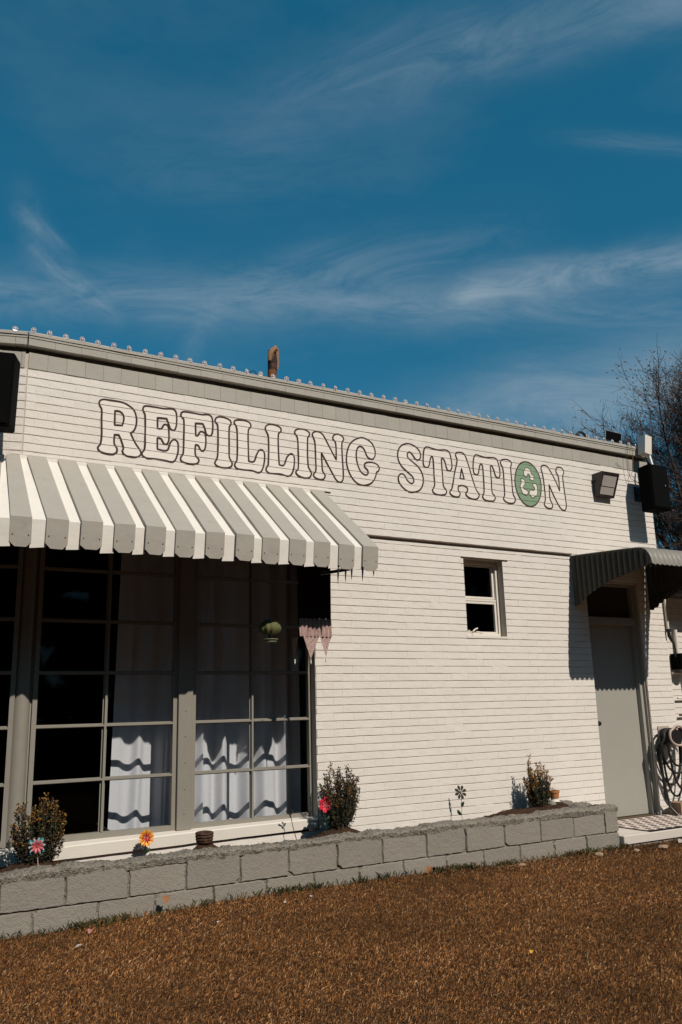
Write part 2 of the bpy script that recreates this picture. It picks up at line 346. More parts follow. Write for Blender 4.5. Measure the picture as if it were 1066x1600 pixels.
# grass: one mesh of thin blades
rng = np.random.default_rng(5)
def grass(name, n, xr, yr, hgt, wid, lean, cols, label, dens=None, mask=None):
    x = rng.uniform(*xr, n*3 if dens else n); y = rng.uniform(*yr, len(x))
    if dens:
        k = rng.uniform(0, 1, len(x)) < dens(x, y); x, y = x[k][:n], y[k][:n]
    if mask is not None:
        k = mask(x, y); x, y = x[k], y[k]
    n = len(x)
    z = np.array([ground_h(a, b) for a, b in zip(x, y)]) if n < 60000 else np.interp(np.arange(n), np.arange(n), np.zeros(n))
    if n >= 60000:
        gxs = np.linspace(xr[0], xr[1], 160); gys = np.linspace(yr[0], yr[1], 90)
        H = np.array([[ground_h(a, b) for a in gxs] for b in gys])
        ix = np.clip(((x-xr[0])/(xr[1]-xr[0])*159), 0, 158.999); iy = np.clip((y-yr[0])/(yr[1]-yr[0])*89, 0, 88.999)
        i0 = ix.astype(int); j0 = iy.astype(int); fx = ix-i0; fy = iy-j0
        z = H[j0, i0]*(1-fx)*(1-fy)+H[j0, i0+1]*fx*(1-fy)+H[j0+1, i0]*(1-fx)*fy+H[j0+1, i0+1]*fx*fy
    th = rng.uniform(0, 2*np.pi, n); L = rng.uniform(hgt[0], hgt[1], n); t = rng.uniform(lean[0], lean[1], n)
    # clumps: neighbouring blades lean alike
    cl = np.sin(x*23+1.7*np.sin(y*17))*1.4+np.sin(y*29+2*np.sin(x*13))*1.4
    th = np.where(rng.uniform(0, 1, n) < 0.22, cl*2+rng.normal(0, 0.5, n), th)
    dx, dy, dz = np.cos(th)*np.sin(t)*L, np.sin(th)*np.sin(t)*L, np.cos(t)*L
    w = rng.uniform(wid[0], wid[1], n)/2; ph = th + np.pi/2 + rng.normal(0, 0.5, n)
    wx, wy = np.cos(ph)*w, np.sin(ph)*w
    lift = rng.uniform(0, 0.012, n)
    V = np.zeros((n, 4, 3), np.float32)
    b = np.stack([x, y, z+lift-0.002], 1)
    V[:, 0] = b + np.stack([-wx, -wy, 0*w], 1); V[:, 1] = b + np.stack([wx, wy, 0*w], 1)
    mid = b + np.stack([dx*0.55, dy*0.55, dz*0.7], 1)
    V[:, 2] = mid + np.stack([wx*0.8, wy*0.8, 0*w], 1)
    V[:, 3] = b + np.stack([dx, dy, dz*0.85], 1)
    me = bpy.data.meshes.new(name)
    F = np.tile(np.array([0, 1, 2, 0, 2, 3]), (n, 1)) + (np.arange(n)*4)[:, None]
    me.vertices.add(n*4); me.vertices.foreach_set('co', V.ravel())
    me.loops.add(n*6); me.loops.foreach_set('vertex_index', F.ravel().astype(np.int32))
    me.polygons.add(n*2); me.polygons.foreach_set('loop_start', np.arange(0, n*6, 3, dtype=np.int32))
    me.update(calc_edges=True)
    # colour of each blade (its own straw), patches of browner turf
    cols = np.array(cols, np.float32)
    patch = 4.5*np.exp(-((x-5.0)/0.45)**2-((y+2.35)/0.16)**2)+np.sin(x*2.1+3*np.sin(y*1.3))+np.sin(y*3.7+2.2*np.sin(x*1.9))+np.sin(x*7.3+y*5.1)*0.6
    pick = np.clip((rng.uniform(0, 1, n)**1.3*len(cols)+patch*0.35).astype(int), 0, len(cols)-1)
    c = cols[pick]*np.array([1.12, 1.10, 1.02], np.float32)*rng.uniform(0.55, 1.65, (n, 1))*(1+0.17*np.clip(patch, -2, 1.5))[:, None]
    c4 = np.ones((n, 4, 4), np.float32); c4[:, :, :3] = c[:, None, :]
    ca = me.color_attributes.new('Col', 'FLOAT_COLOR', 'POINT'); ca.data.foreach_set('color', c4.ravel())
    me.materials.append(m_grass)
    o = bpy.data.objects.new(name, me); C.objects.link(o); return tag(o, label, kind='stuff')
STRAW = [(0.33, 0.155, 0.055), (0.25, 0.108, 0.036), (0.215, 0.088, 0.028), (0.40, 0.24, 0.125), (0.16, 0.062, 0.022), (0.11, 0.047, 0.018), (0.20, 0.085, 0.030), (0.050, 0.026, 0.014), (0.035, 0.020, 0.012)]
def dens(x, y):
    d = np.hypot(x, y+6.6); return np.clip(1.15-(d-4)/6.5, 0.22, 1)
grass('dry_grass', 560000, (-1.2, 9.2), (-4.4, -0.60), (0.007, 0.032), (0.0011, 0.0027), (0.15, 1.4), STRAW,
      'matted orange brown dormant lawn grass in front of the block wall', dens,
      lambda x, y: ((y < -0.765) | (x > 6.34)) & ~((x > 6.33) & (y > -0.795)) & (np.abs(x-0.53*(y+6.6)) < 4.6))
GREENS = [(0.03, 0.04, 0.016), (0.045, 0.055, 0.02), (0.07, 0.065, 0.025), (0.05, 0.03, 0.015), (0.17, 0.085, 0.035)]
def wd(x, y):
    return np.exp(-((y+0.79)/0.05)**2)*(0.25+0.75*(np.sin(x*9.1)+np.sin(x*4.3+1)+0.4*np.sin(x*31) > 0.3))
grass('weeds', 9000, (-1, 6.35), (-1.0, -0.772), (0.02, 0.075), (0.002, 0.0045), (0.1, 0.9), GREENS,
      'dark green weeds growing along the foot of the block wall', wd)
LITTER = [(0.05, 0.028, 0.016), (0.035, 0.022, 0.014), (0.10, 0.052, 0.025), (0.22, 0.12, 0.06)]
grass('leaf_litter', 14000, (4.2, 8.8), (-1.5, -0.775), (0.015, 0.05), (0.004, 0.010), (1.0, 1.6), LITTER,
      'dark brown leaf litter on the lawn by the corner of the block wall',
      lambda x, y: np.exp(-((y+0.86)/0.16)**2)*(0.4+0.6*np.sin(x*5)**2), lambda x, y: ~((x > 6.33) & (y > -0.80)))

# ================================================================ BUILDING
B = thing('shop_building', (4.5, 2.5, 0), 'low white painted brick shop building with a grey cornice band', 'building')
ZJ0, CH = 0.0494, 0.06807
OPEN = [(1.04, 3.58, 0.30, 2.905), (5.30, 5.81, 1.985, 2.765), (6.985, 7.811, 0.05, 2.62)]
wm = MB(); Y0, Y1 = 0.0058, 0.16
for a, b, segs in ((1.04, 3.58, [(-0.3, 0.30), (2.905, 4.13)]), (3.58, 5.30, [(-0.3, 4.13)]), (5.30, 5.81, [(-0.3, 1.985), (2.765, 4.13)]),
                   (5.81, 6.985, [(-0.3, 4.13)]), (6.985, 7.811, [(-0.3, 0.05), (2.62, 4.13)]), (7.811, 8.222, [(-0.3, 4.13)])):
    for z0, z1 in segs: wm.box(a, b, Y0, Y1, z0, z1)
wall = wm.build('brick_wall', m_mortar, B)
sw = MB(); sw.box(8.06, 8.222, 0.163, 9, -0.3, 4.13); sw.build('side_wall', m_wall, B)

# left wall turns back by about 15 degrees from the corner pillar
CORNER = Vector((1.04, 0, 0)); ML = Matrix.Translation(CORNER) @ Matrix.Rotation(R(-15), 4, 'Z')
lw = MB()
for a, b, z0, z1 in ((-2.6, -0.002, -0.3, 0.315), (-2.6, -0.002, 2.905, 4.13), (-3.6, -2.6, -0.3, 4.13)):
    lw.box(a, b, Y0, Y1, z0, z1, mtx=ML)
lwall = lw.build('side_front_wall', m_mortar, B)

def brick_mesh(L, h, seed):
    rr = random.Random(seed); m = MB(); d = 0.03; c = 0.0035
    n = 4; y = 0
    top = [(L*i/n, h + rr.uniform(-0.0016, 0.0008)*(0 < i < n)) for i in range(n+1)]
    bot = [(L*i/n, rr.uniform(-0.0008, 0.0018)*(0 < i < n)) for i in range(n+1)]
    outer = bot + top[::-1]; k = len(outer)
    cx, cz = L/2, h/2
    vs = [(x, d, z) for x, z in outer] + [(x, c*0.7, z) for x, z in outer]
    vs += [(min(max(x, 0.0002), L-0.0002), rr.uniform(-0.0005, 0.0005), min(max(z, 0+c*0.8+(z if z < h/2 else 0)), h-c*0.5+((z-h) if z > h/2 else 0))) for x, z in outer]
    fs = [(i, (i+1) % k, k+(i+1) % k, k+i) for i in range(k)] + [(k+i, k+(i+1) % k, 2*k+(i+1) % k, 2*k+i) for i in range(k)] + [tuple(range(2*k, 3*k))]
    m.add(vs, fs); return m
BL, BJ = 0.203, 0.0003
BHT = CH - 0.0047
full = [brick_mesh(BL-BJ, BHT+(0.0018 if i in (2, 5) else 0.0), 50+i) for i in range(6)]
full_me = [b.mesh('brick', m_wall, smooth=False) for b in full]
def in_view(x, z):
    v = Vector((x, 6.6, z-1.3)); w = v.dot(fw); px = 533+1315.5*v.dot(A_)/w; py = 800-1315.5*v.dot(B_)/w
    return 5 < px < 1060 and 0 < py < 1600
cands = []
def courses(x0, x1, opens, mtx, store, main):
    for k in range(0, 58):
        zb = ZJ0 + CH*k + 0.0025; zt = zb + BHT; zm = (zb+zt)/2
        off = (0.5*(k % 2) + 0.02*math.sin(k*3.1))*BL
        i = int((x0-off)/BL) - 1
        while True:
            a = off + i*BL; b = a + BL; i += 1
            if a >= x1: break
            iv = [(max(a, x0), min(b, x1))]
            for (oa, ob, oz0, oz1) in opens:
                if oz0-0.012 < zm < oz1+0.012:
                    iv = [q for (p, r_) in iv for q in ((p, min(r_, oa)), (max(p, ob), r_)) if q[1]-q[0] > 0.02]
            for (p, q) in iv:
                if q-p < 0.02: continue
                if q-p > BL-0.001: store.append((p, zb, None, mtx, k))
                else: store.append((p, zb, q-p, mtx, k))
mains, lefts = [], []
courses(1.045, 8.225, OPEN, None, mains, True)
courses(-3.6, -0.004, [(-2.6, 0.1, 0.315, 2.905)], ML, lefts, False)
def key(b):
    x = b[0]+0.1; z = b[1]+0.03
    if b[2] is not None or not in_view(b[0], z) or not in_view(b[0]+0.2, z): return 1e9
    if x < 3.75 and 0.1 < z < 3.31: return 1e9
    if z < 0.35 and x < 6.4: return 1e9
    d = Vector((x, 6.6, z-1.3)); return d.length**2/6.6*1.0
mains.sort(key=key)
rest = MB()
for idx, b in enumerate(mains):
    p, zb, L, mtx, k = b; rr = random.Random(hash((round(p, 3), k)) & 0xffff)
    dy = rr.uniform(-0.0004, 0.0006); dz = rr.uniform(-0.0008, 0.0008)
    if idx < 298 and key(b) < 1e8:
        inst(full_me[rr.randrange(6)], 'brick', (p+BJ/2, dy, zb+dz), wall)
    else:
        src = full[rr.randrange(6)] if L is None else brick_mesh(L-BJ, BHT, rr.randrange(99))
        sc_ = 1.0 + (0.055*rr.random() if rr.random() < 0.3 else 0.0)
        rest.add([(v[0]+p+BJ/2, v[1]+dy, v[2]*sc_+zb+dz) for v in src.v], src.f)
rest.build('brick_course', m_wall, wall, kind='stuff')
rl = MB()
for p, zb, L, mtx, k in lefts:
    src = full[k % 6] if L is None else brick_mesh(L-BJ, BHT, k)
    rl.add([ML @ Vector((v[0]+p+BJ/2, v[1], v[2]+zb)) for v in src.v], src.f)
rl.build('brick_course', m_wall, lwall, kind='stuff')

# cornice: grey soldier band, dark slot, projecting fascia course, coping
def strip_pieces(parent, name, z0, z1, yf, yb, w, m, mtx, xa, xb, seed):
    rr = random.Random(seed); x = xa; mes = []
    for _ in range(4):
        q = MB(); q.box(0, w-0.0012, 0, yb-yf, 0, z1-z0, bev=0.0010); mes.append(q.mesh(name, m))
    while x < xb-0.01:
        L = min(w, xb-x); P = Vector((x+0.001, yf+rr.uniform(-0.0007, 0.0007), z0+rr.uniform(-0.0012, 0.0012)))
        if L < w-0.001:
            q = MB(); q.box(0, L-0.002, 0, yb-yf, 0, z1-z0, bev=0.002); me = q.mesh(name, m)
        else: me = rr.choice(mes)
        if mtx is not None: inst(me, name, mtx @ P, parent, rot=(0, 0, R(-15)))
        else: inst(me, name, P, parent)
        x += w
for mtx, xa, xb in ((None, 1.045, 8.235), (ML, -3.6, -0.008)):
    cb = MB(); cb.box(xa, xb-0.01, 0.045, 0.16, 4.132, 4.30-0.02, mtx=mtx); cor = cb.build('cornice', m_grey, B)
    strip_pieces(cor, 'band_brick', 4.002, 4.136, -0.003, 0.03, 0.148, m_grey, mtx, xa, xb-0.012, 3)
    e0 = xa-0.015 if mtx is None else xa
    strip_pieces(cor, 'fascia_brick', 4.180, 4.238, -0.046, 0.033, 0.206, m_grey, mtx, e0, xb, 4)
    c2 = MB()
    # two thin coping courses with a wavering lower edge
    for zz0, zz1, yf, ss in ((4.2415, 4.258, -0.051, 1), (4.2615, 4.286, -0.058, 2)):
        n = int((xb-e0)/0.05); vs = []
        for i in range(n+1):
            x = e0+(xb-e0)*i/n; a = 0.003*nz((x*3, ss, 0)); bb = 0.006*nz((x*2.3, ss+5, 0))+0.003*nz((x*14, ss, 3)); yy = yf+0.003*nz((x*2, ss, 9))
            for (y, z) in ((0.4, zz0), (yy, zz0+a), (yy, zz1+bb), (0.4, zz1+bb)): vs.append((x, y, z))
        fs = [(i*4+j, i*4+(j+1) % 4, i*4+4+(j+1) % 4, i*4+4+j) for i in range(n) for j in range(4)] + [(0, 1, 2, 3), (n*4, n*4+3, n*4+2, n*4+1)]
        if mtx is not None: vs = [mtx @ Vector(v) for v in vs]
        c2.add(vs, fs)
    c2.build('coping', m_grey, cor)
rf = MB(); rf.prism([(1.2, 0.17), (8.05, 0.17), (8.05, 9), (-2.0, 9), (-2.2, 1.1)], 'z', 4.0, 4.13); rf.build('roof', m_grey, B)

# dark room behind the glass
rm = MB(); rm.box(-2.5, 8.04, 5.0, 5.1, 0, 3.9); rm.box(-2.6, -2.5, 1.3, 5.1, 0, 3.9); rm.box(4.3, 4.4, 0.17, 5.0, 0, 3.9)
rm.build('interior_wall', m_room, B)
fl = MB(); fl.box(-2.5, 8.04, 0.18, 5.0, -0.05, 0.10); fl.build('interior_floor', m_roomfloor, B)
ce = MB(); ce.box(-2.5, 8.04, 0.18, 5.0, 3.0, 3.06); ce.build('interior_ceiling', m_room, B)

# ---------------------------------------------------------------- shop window
ZR = [0.446, 0.838, 1.235, 1.632, 2.030, 2.428, 2.828]
def sash(x0, x1, xm, y, name, mtx=None, zr=ZR):
    fm = MB(); fwd = 0.034
    for a, b, c, d in ((x0, x0+fwd, zr[0]-0.03, zr[-1]+0.06), (x1-fwd, x1, zr[0]-0.03, zr[-1]+0.06)): fm.box(a, b, y-0.018, y+0.03, c, d, mtx=mtx)
    fm.box(x0+fwd, x1-fwd, y-0.016, y+0.03, zr[0]-0.03, zr[0]+0.014, mtx=mtx)
    fm.box(x0+fwd, x1-fwd, y-0.016, y+0.03, zr[-1], zr[-1]+0.06, mtx=mtx)
    f = fm.build(name, m_steel, B)
    for x in xm:
        q = MB(); q.box(x-0.008, x+0.008, y-0.020, y+0.006, zr[0]+0.014, zr[-1], mtx=mtx); q.box(x-0.019, x+0.019, y+0.006, y+0.014, zr[0]+0.014, zr[-1], mtx=mtx)
        q.build('muntin', m_steel, f)
    xs = [x0+fwd] + xm + [x1-fwd]
    for z in zr[1:-1]:
        for i in range(len(xs)-1):
            a = xs[i] + (0.008 if i > 0 else 0); b = xs[i+1] - (0.008 if i+1 < len(xs)-1 else 0)
            q = MB(); q.box(a, b, y-0.019, y+0.0055, z-0.0075, z+0.0075, mtx=mtx)
            a2 = xs[i] + (0.019 if i > 0 else 0); b2 = xs[i+1] - (0.019 if i+1 < len(xs)-1 else 0)
            q.box(a2, b2, y+0.0065, y+0.0135, z-0.015, z+0.015, mtx=mtx)
            q.build('muntin', m_steel, f)
    for i in range(len(xs)-1):
        for j in range(len(zr)-1):
            q = MB(); t = rnd(-0.002, 0.002)
            x_, X_, z_, Z_ = xs[i]+0.004, xs[i+1]-0.004, zr[j]+0.004, zr[j+1]-0.004
            vv = [(x_, y+0.018+t, z_), (X_, y+0.018-t, z_), (X_, y+0.018-t, Z_), (x_, y+0.018+t, Z_)]
            if mtx is not None: vv = [mtx @ Vector(v) for v in vv]
            q.add(vv, [(0, 1, 2, 3)]); q.build('pane', m_glass, f)
    return f
sash(1.238, 2.357, [1.783], 0.10, 'shop_window')
sash(2.480, 3.588, [3.018], 0.10, 'shop_window')
sash(-1.30, 0.048, [-0.62], 0.10, 'shop_window', ML)
sash(-2.60, -1.36, [-1.98], 0.10, 'shop_window', ML)
mu = MB(); mu.box(2.358, 2.479, 0.052, 0.118, 0.42, 2.89, bev=0.003); mul = mu.build('mullion', m_steel, B)
for z in (0.545, 0.73, 0.93, 1.13, 1.33, 1.53, 1.73):
    q = MB(); q.lathe([(0.008, 0), (0.0065, 0.003), (0.003, 0.005)], (0, 0, 0), 8)
    q.v = [(v[0]+2.42, 0.052-v[2], v[1]+z) for v in q.v]; q.build('rivet', m_steel, mul)
mu = MB(); mu.box(-1.36, -1.30, 0.052, 0.118, 0.42, 2.89, mtx=ML); mu.build('mullion', m_steel, B)
cl = MB(); cl.lathe([(0.061, 0.40), (0.061, 2.90)], (1.166, 0.125, 0), 24); cl.build('round_column', m_steel, B, smooth=True)
cl = MB()
for x in (1.098, 1.234):
    cl.box(x-0.010, x+0.010, 0.105, 0.145, 0.42, 2.9)
cl.build('column_flange', m_steel, B)
# steel lintel in the window head and its dark soffit
q = MB(); q.box(1.04, 3.58, 0.02, 0.16, 2.893, 2.9045); q.build('window_lintel', m_ledge, B)
# sill: sloping white concrete, long crack and rust specks come from its paint
def sill_mesh(xa, xb, mtx=None):
    q = MB(); n = 60; vs = []; tilt = 0.033 if mtx is None else 0.0
    for i in range(n+1):
        x = xa+(xb-xa)*i/n; w = 0.003*nz((x*3, 0, 0)); w2 = 0.006*max(0, nz((x*5, 2, 0)))
        up_ = tilt*(x-1.45)/2.05
        for (y, z) in ((0.115, 0.308+up_), (-0.022+w, 0.310+up_+w2), (-0.024+w, 0.392+up_*0.7+w), (-0.014+w, 0.400+up_*0.7+w), (0.115, 0.418+up_*0.4)): vs.append((x, y, z))
    if mtx is not None: vs = [mtx @ Vector(v) for v in vs]
    fs = [(i*5+j, i*5+(j+1) % 5, i*5+5+(j+1) % 5, i*5+5+j) for i in range(n) for j in range(5)] + [(0, 1, 2, 3, 4), (n*5+4, n*5+3, n*5+2, n*5+1, n*5)]
    q.add(vs, fs); return q
sill_mesh(1.03, 3.57).build('window_sill', m_trim, B)
sill_mesh(-2.62, -0.01, ML).build('window_sill', m_trim, B)
q = MB(); q.box(3.582, 3.590, 0.0, 0.118, 0.316, 2.89); q.build('window_jamb', m_steel, B)

# ---------------------------------------------------------------- small sash window
q = MB(); a, b, z0, z1, y = 5.302, 5.808, 1.987, 2.763, 0.105
for bx in ((a, a+0.035, z0, z1), (b-0.030, b, z0, z1)): q.box(bx[0], bx[1], y-0.02, y+0.05, bx[2], bx[3])
q.box(a+0.035, b-0.035, y-0.02, y+0.05, z1-0.035, z1); q.box(a+0.035, b-0.035, y-0.03, y+0.05, z0, z0+0.03)
sf = q.build('small_window', m_trim, B)
q = MB(); q.box(a+0.036, b-0.036, y-0.010, y+0.022, 2.348, 2.370); q.build('meeting_rail', m_trim, sf)
for (zz0, zz1, yy) in ((z0+0.031, 2.344, y+0.0), (2.376, z1-0.036, y+0.014)):
    q = MB()
    q.box(a+0.036, a+0.060, yy-0.008, yy+0.02, zz0, zz1); q.box(b-0.060, b-0.036, yy-0.008, yy+0.02, zz0, zz1)
    q.box(a+0.061, b-0.061, yy-0.006, yy+0.018, zz1-0.022, zz1); q.box(a+0.061, b-0.061, yy-0.006, yy+0.018, zz0, zz0+0.02)
    q.build('window_sash', m_trim, sf)
    q = MB(); q.add([(a+0.05, yy+0.012, zz0+.01), (b-0.05, yy+0.012, zz0+.01), (b-0.05, yy+0.012, zz1-.01), (a+0.05, yy+0.012, zz1-.01)], [(0, 1, 2, 3)]); q.build('pane', m_glass, sf)
q = MB(); q.box(5.296, 5.812, -0.006, 0.074, 1.962, 1.9845); q.build('window_sill', m_trim, sf)
q = MB(); q.box(5.27, 5.88, -0.010, 0.0, 2.768, 2.776); q.build('lintel_edge', m_ledge, sf)
q = MB(); q.box(5.25, 5.9, 0.20, 0.9, 1.7, 3.0); 
bk = MB(); bk.box(5.0, 6.1, 0.9, 0.95, 1.4, 3.0); bk.build('interior_wall', m_room, B)
pc = MB()
for (x, z, L, an) in ((5.375, 2.045, 0.09, -0.7), (5.43, 2.035, 0.07, 0.5), (5.47, 2.03, 0.08, -0.1)):
    pc.tube([(x, 0.075, z), (x+L*0.5*math.cos(an), 0.078, z+L*0.5*math.sin(an)+0.005), (x+L*math.cos(an), 0.074, z+L*math.sin(an))], 0.008, 6)
tag(pc.build('paper_scrap', m_trim, smooth=True), 'crumpled white scraps lying on the ledge inside the small sash window', 'scrap')

# thin steel ledge running between the two awnings
q = MB(); q.box(3.58, 6.80, -0.020, -0.003, 2.893, 2.905); q.build('steel_ledge', m_ledge, B)
q = MB(); q.box(0.96, 3.78, -0.014, -0.003, 3.281, 3.290); q.build('flashing_strip', m_trim, B)

# ---------------------------------------------------------------- door
dr = MB(); dr.box(6.990, 7.752, 0.113, 0.155, 0.118, 2.150, bev=0.002); door = dr.build('door', m_door, B)
q = MB(); q.lathe([(0.018, 0), (0.018, 0.006), (0.009, 0.008), (0.009, 0.03), (0.022, 0.036), (0.027, 0.05), (0.022, 0.064), (0.008, 0.070)], n=16)
q.v = [(v[0]+7.066, 0.113-v[2], v[1]+1.09) for v in q.v]; q.build('door_knob', m_dark, door, smooth=True)
q = MB()
q.box(7.755, 7.798, 0.060, 0.158, 0.11, 2.618); q.box(7.7985, 7.8105, 0.030, 0.158, 0.11, 2.618)
q.box(6.986, 7.754, 0.05, 0.156, 2.153, 2.235); q.box(6.986, 7.754, 0.062, 0.156, 2.590, 2.618)
q.build('door_frame', m_door, B)
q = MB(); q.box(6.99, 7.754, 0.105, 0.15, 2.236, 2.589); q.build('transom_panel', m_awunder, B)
q = MB(); q.box(6.986, 7.811, 0.01, 0.158, 0.06, 0.112); q.build('door_threshold', m_ledge, B)

# ================================================================ LEAN-TO on the right
E = thing('brick_lean_to', (10, 2, 0), 'lower white brick lean-to at the right end of the shop with a shaded eave', 'building')
q = MB(); q.box(8.245, 13, 0.0775, 0.25, -0.3, 2.60); ew = q.build('brick_wall', m_mortar, E)
eb = MB()
for k in range(0, 36):
    zb = ZJ0 + 0.02 + CH*k; x = 8.24 - (0.1 if k % 2 else 0)
    while x < 12.9:
        a = max(x, 8.24); src = full[(k*3+int(x*5)) % 6]
        if x+BL-BJ > a+0.03:
            if a > x: src = brick_mesh(x+BL-a-BJ, BHT, k)
            eb.add([(v[0]+a, v[1]+0.07, v[2]+zb) for v in src.v], src.f)
        x += BL
eb.build('brick_course', m_wall, ew, kind='stuff')
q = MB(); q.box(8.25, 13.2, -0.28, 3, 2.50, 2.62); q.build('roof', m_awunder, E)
q = MB(); q.box(8.25, 13.2, -0.30, -0.281, 2.46, 2.63); q.build('fascia_board', m_grey, E)

# ================================================================ STEP, PLANTER
q = MB(); q.box(6.336, 11.5, -0.785, 0.0, -0.25, 0.029); tag(q.build('step_footing', m_block), 'rough grey footing under the pale step', kind='structure')
q = MB(); q.box(6.334, 11.5, -0.800, 0.0, 0.030, 0.108, bev=0.005); tag(q.build('door_step', m_concrete), 'pale concrete step slab in front of the grey door', kind='structure')

P = thing('planter_wall', (2.7, -0.65, 0), 'low grey painted concrete block planter wall with crumbling mortar on top', 'planter wall')
TJ = [-1.05, -0.65, -0.25, 0.148, 0.548, 0.948, 1.346, 1.756, 2.149, 2.548, 2.926, 3.330, 3.734, 4.157, 4.552, 4.964, 5.370, 5.773, 6.161, 6.328]
BJs = [-1.05, -0.85, -0.45, -0.05, 0.35, 0.75, 1.157, 1.558, 1.935, 2.348, 2.745, 3.134, 3.523, 3.931, 4.344, 4.733, 5.126, 5.519, 5.909, 6.328]
q = MB(); q.box(-1.05, 6.318, -0.738, -0.56, -0.25, 0.325); q.build('mortar_core', m_cap, P)
def block(x0, x1, z0, z1, seed):
    rr = random.Random(seed); q = MB(); g = 0.006
    x0 += g*rr.uniform(0.25, 1.2); x1 -= g*rr.uniform(0.25, 1.2); z0 += 0.0025; z1 -= 0.0035
    n, m = 12, 6; pts = []
    for i in range(n): pts.append((x0+(x1-x0)*i/n, z0))
    for i in range(m): pts.append((x1, z0+(z1-z0)*i/m))
    for i in range(n): pts.append((x1-(x1-x0)*i/n, z1))
    for i in range(m): pts.append((x0, z1-(z1-z0)*i/m))
    k = len(pts); j = [(x+rr.uniform(-1, 1)*0.0042, z+rr.uniform(-1, 1)*0.0030) for x, z in pts]
    yf = -0.75 + rr.uniform(-0.004, 0.004)
    if rr.random() < 0.75:     # a chipped corner
        ci = rr.choice([0, n, n+m, 2*n+m]); j[ci % k] = (j[ci % k][0]*0.91+0.09*(x0+x1)/2, j[ci % k][1]*0.84+0.16*(z0+z1)/2)
    cx, cz = (x0+x1)/2, (z0+z1)/2
    ins = [(cx+(x-cx)*0.968, cz+(z-cz)*0.95) for x, z in j]
    tl = rr.uniform(-0.003, 0.003)
    vs = [(x, -0.60, z) for x, z in j] + [(x, yf+0.009+rr.uniform(0, 0.004), z) for x, z in j] + [(x, yf+tl*(x-cx)/0.2, z) for x, z in ins]
    fs = [(i, (i+1) % k, k+(i+1) % k, k+i) for i in range(k)] + [(k+i, k+(i+1) % k, 2*k+(i+1) % k, 2*k+i) for i in range(k)] + [tuple(range(2*k, 3*k))]
    return q.add(vs, fs)
for i in range(len(TJ)-1): block(TJ[i], TJ[i+1], 0.143, 0.336, 100+i).build('block', m_block, P)
for i in range(len(BJs)-1): block(BJs[i], BJs[i+1], -0.06, 0.143, 200+i).build('block', m_block, P)
# end return of the wall towards the shop and its mortar
q = MB(); q.box(6.13, 6.326, -0.598, -0.02, -0.2, 0.335, bev=0.006); q.build('block', m_block, P)
# crumbling mortar cap
def cap(xa, xb, ya, yb, name, seed, axis='x', zoff=0.0):
    n = int((xb-xa)/0.011); m = 13; vs = []
    for i in range(n+1):
        x = xa+(xb-xa)*i/n
        wv = nz((x*1.8, seed, 0)); fr = 0.5+0.5*nz((x*7, seed+3, 0))
        hh = 0.050 + 0.020*wv + 0.018*nz((x*9, seed+1, 0))
        if axis == 'x' and x > 5.3: hh += 0.012*min(1, (x-5.3)/0.5)
        for j in range(m):
            t = j/(m-1); y = ya+(yb-ya)*t
            prof = min(1, (t/0.16))**0.6 if t < 0.16 else (1 if t < 0.8 else max(0.0, (1-t)/0.2)**0.5*0.6+0.4)
            z = 0.322 + hh*prof + zoff
            q3 = (x*34, y*34, seed); z += (0.008*nz(q3) + 0.013*(abs(nz((x*70, y*70, seed)))-0.25) + 0.010*min(0, nz((x*11, y*20, seed+4))+0.1) - 0.022*max(0, abs(nz((x*5, y*9, seed+2)))*-6+0.5))*(0.5+prof*0.5)
            yy = y + (0.012*nz((x*22, seed+7, t*3)) - 0.010*fr*(t < 0.1))
            if t == 0: z = 0.318 + 0.012*nz((x*6, seed+9, 0)) + 0.008*nz((x*40, seed, 2)); yy = ya + 0.020
            vs.append((x, yy, z) if axis == 'x' else (yy, x, z))
    fs = [(i*m+j, i*m+m+j, i*m+m+j+1, i*m+j+1) for i in range(n) for j in range(m-1)]
    q = MB(); q.add(vs, fs); return q.build(name, m_cap, P, smooth=True)
cap(-1.05, 6.335, -0.772, -0.555, 'mortar_cap', 1.3)
cap(-0.56, -0.02, 6.338, 6.12, 'mortar_cap', 5.1, axis='y')
# soil in the planter
def soil_h(x, y):
    h = 0.262 + 0.015*nz((x*2.5, y*4, 0)) + 0.012*nz((x*13, y*13, 4)) + 0.012*nz((x*40, y*40, 4)) + 0.008*nz((x*90, y*90, 4))
    h += 0.095*math.exp(-((x-5.55)/0.50)**2-((y+0.25)/0.16)**2) + 0.095*math.exp(-((x-6.1)/0.22)**2-((y+0.25)/0.16)**2)
    h += 0.105*math.exp(-((x-3.67)/0.22)**2-((y+0.22)/0.13)**2) + 0.105*math.exp(-((x-1.25)/0.25)**2-((y+0.26)/0.15)**2)
    h += 0.10*math.exp(-((x-2.485)/0.12)**2-((y+0.22)/0.09)**2)
    return h
n, m = 500, 40; vs = [(-1.0+7.15*i/n, -0.60+0.597*j/m, soil_h(-1.0+7.15*i/n, -0.60+0.597*j/m)) for i in range(n+1) for j in range(m+1)]
q = MB(); q.add(vs, [(i*(m+1)+j, (i+1)*(m+1)+j, (i+1)*(m+1)+j+1, i*(m+1)+j+1) for i in range(n) for j in range(m)])
tag(q.build('planter_soil', m_soil, smooth=True), 'dark soil bed behind the block planter wall', kind='structure')

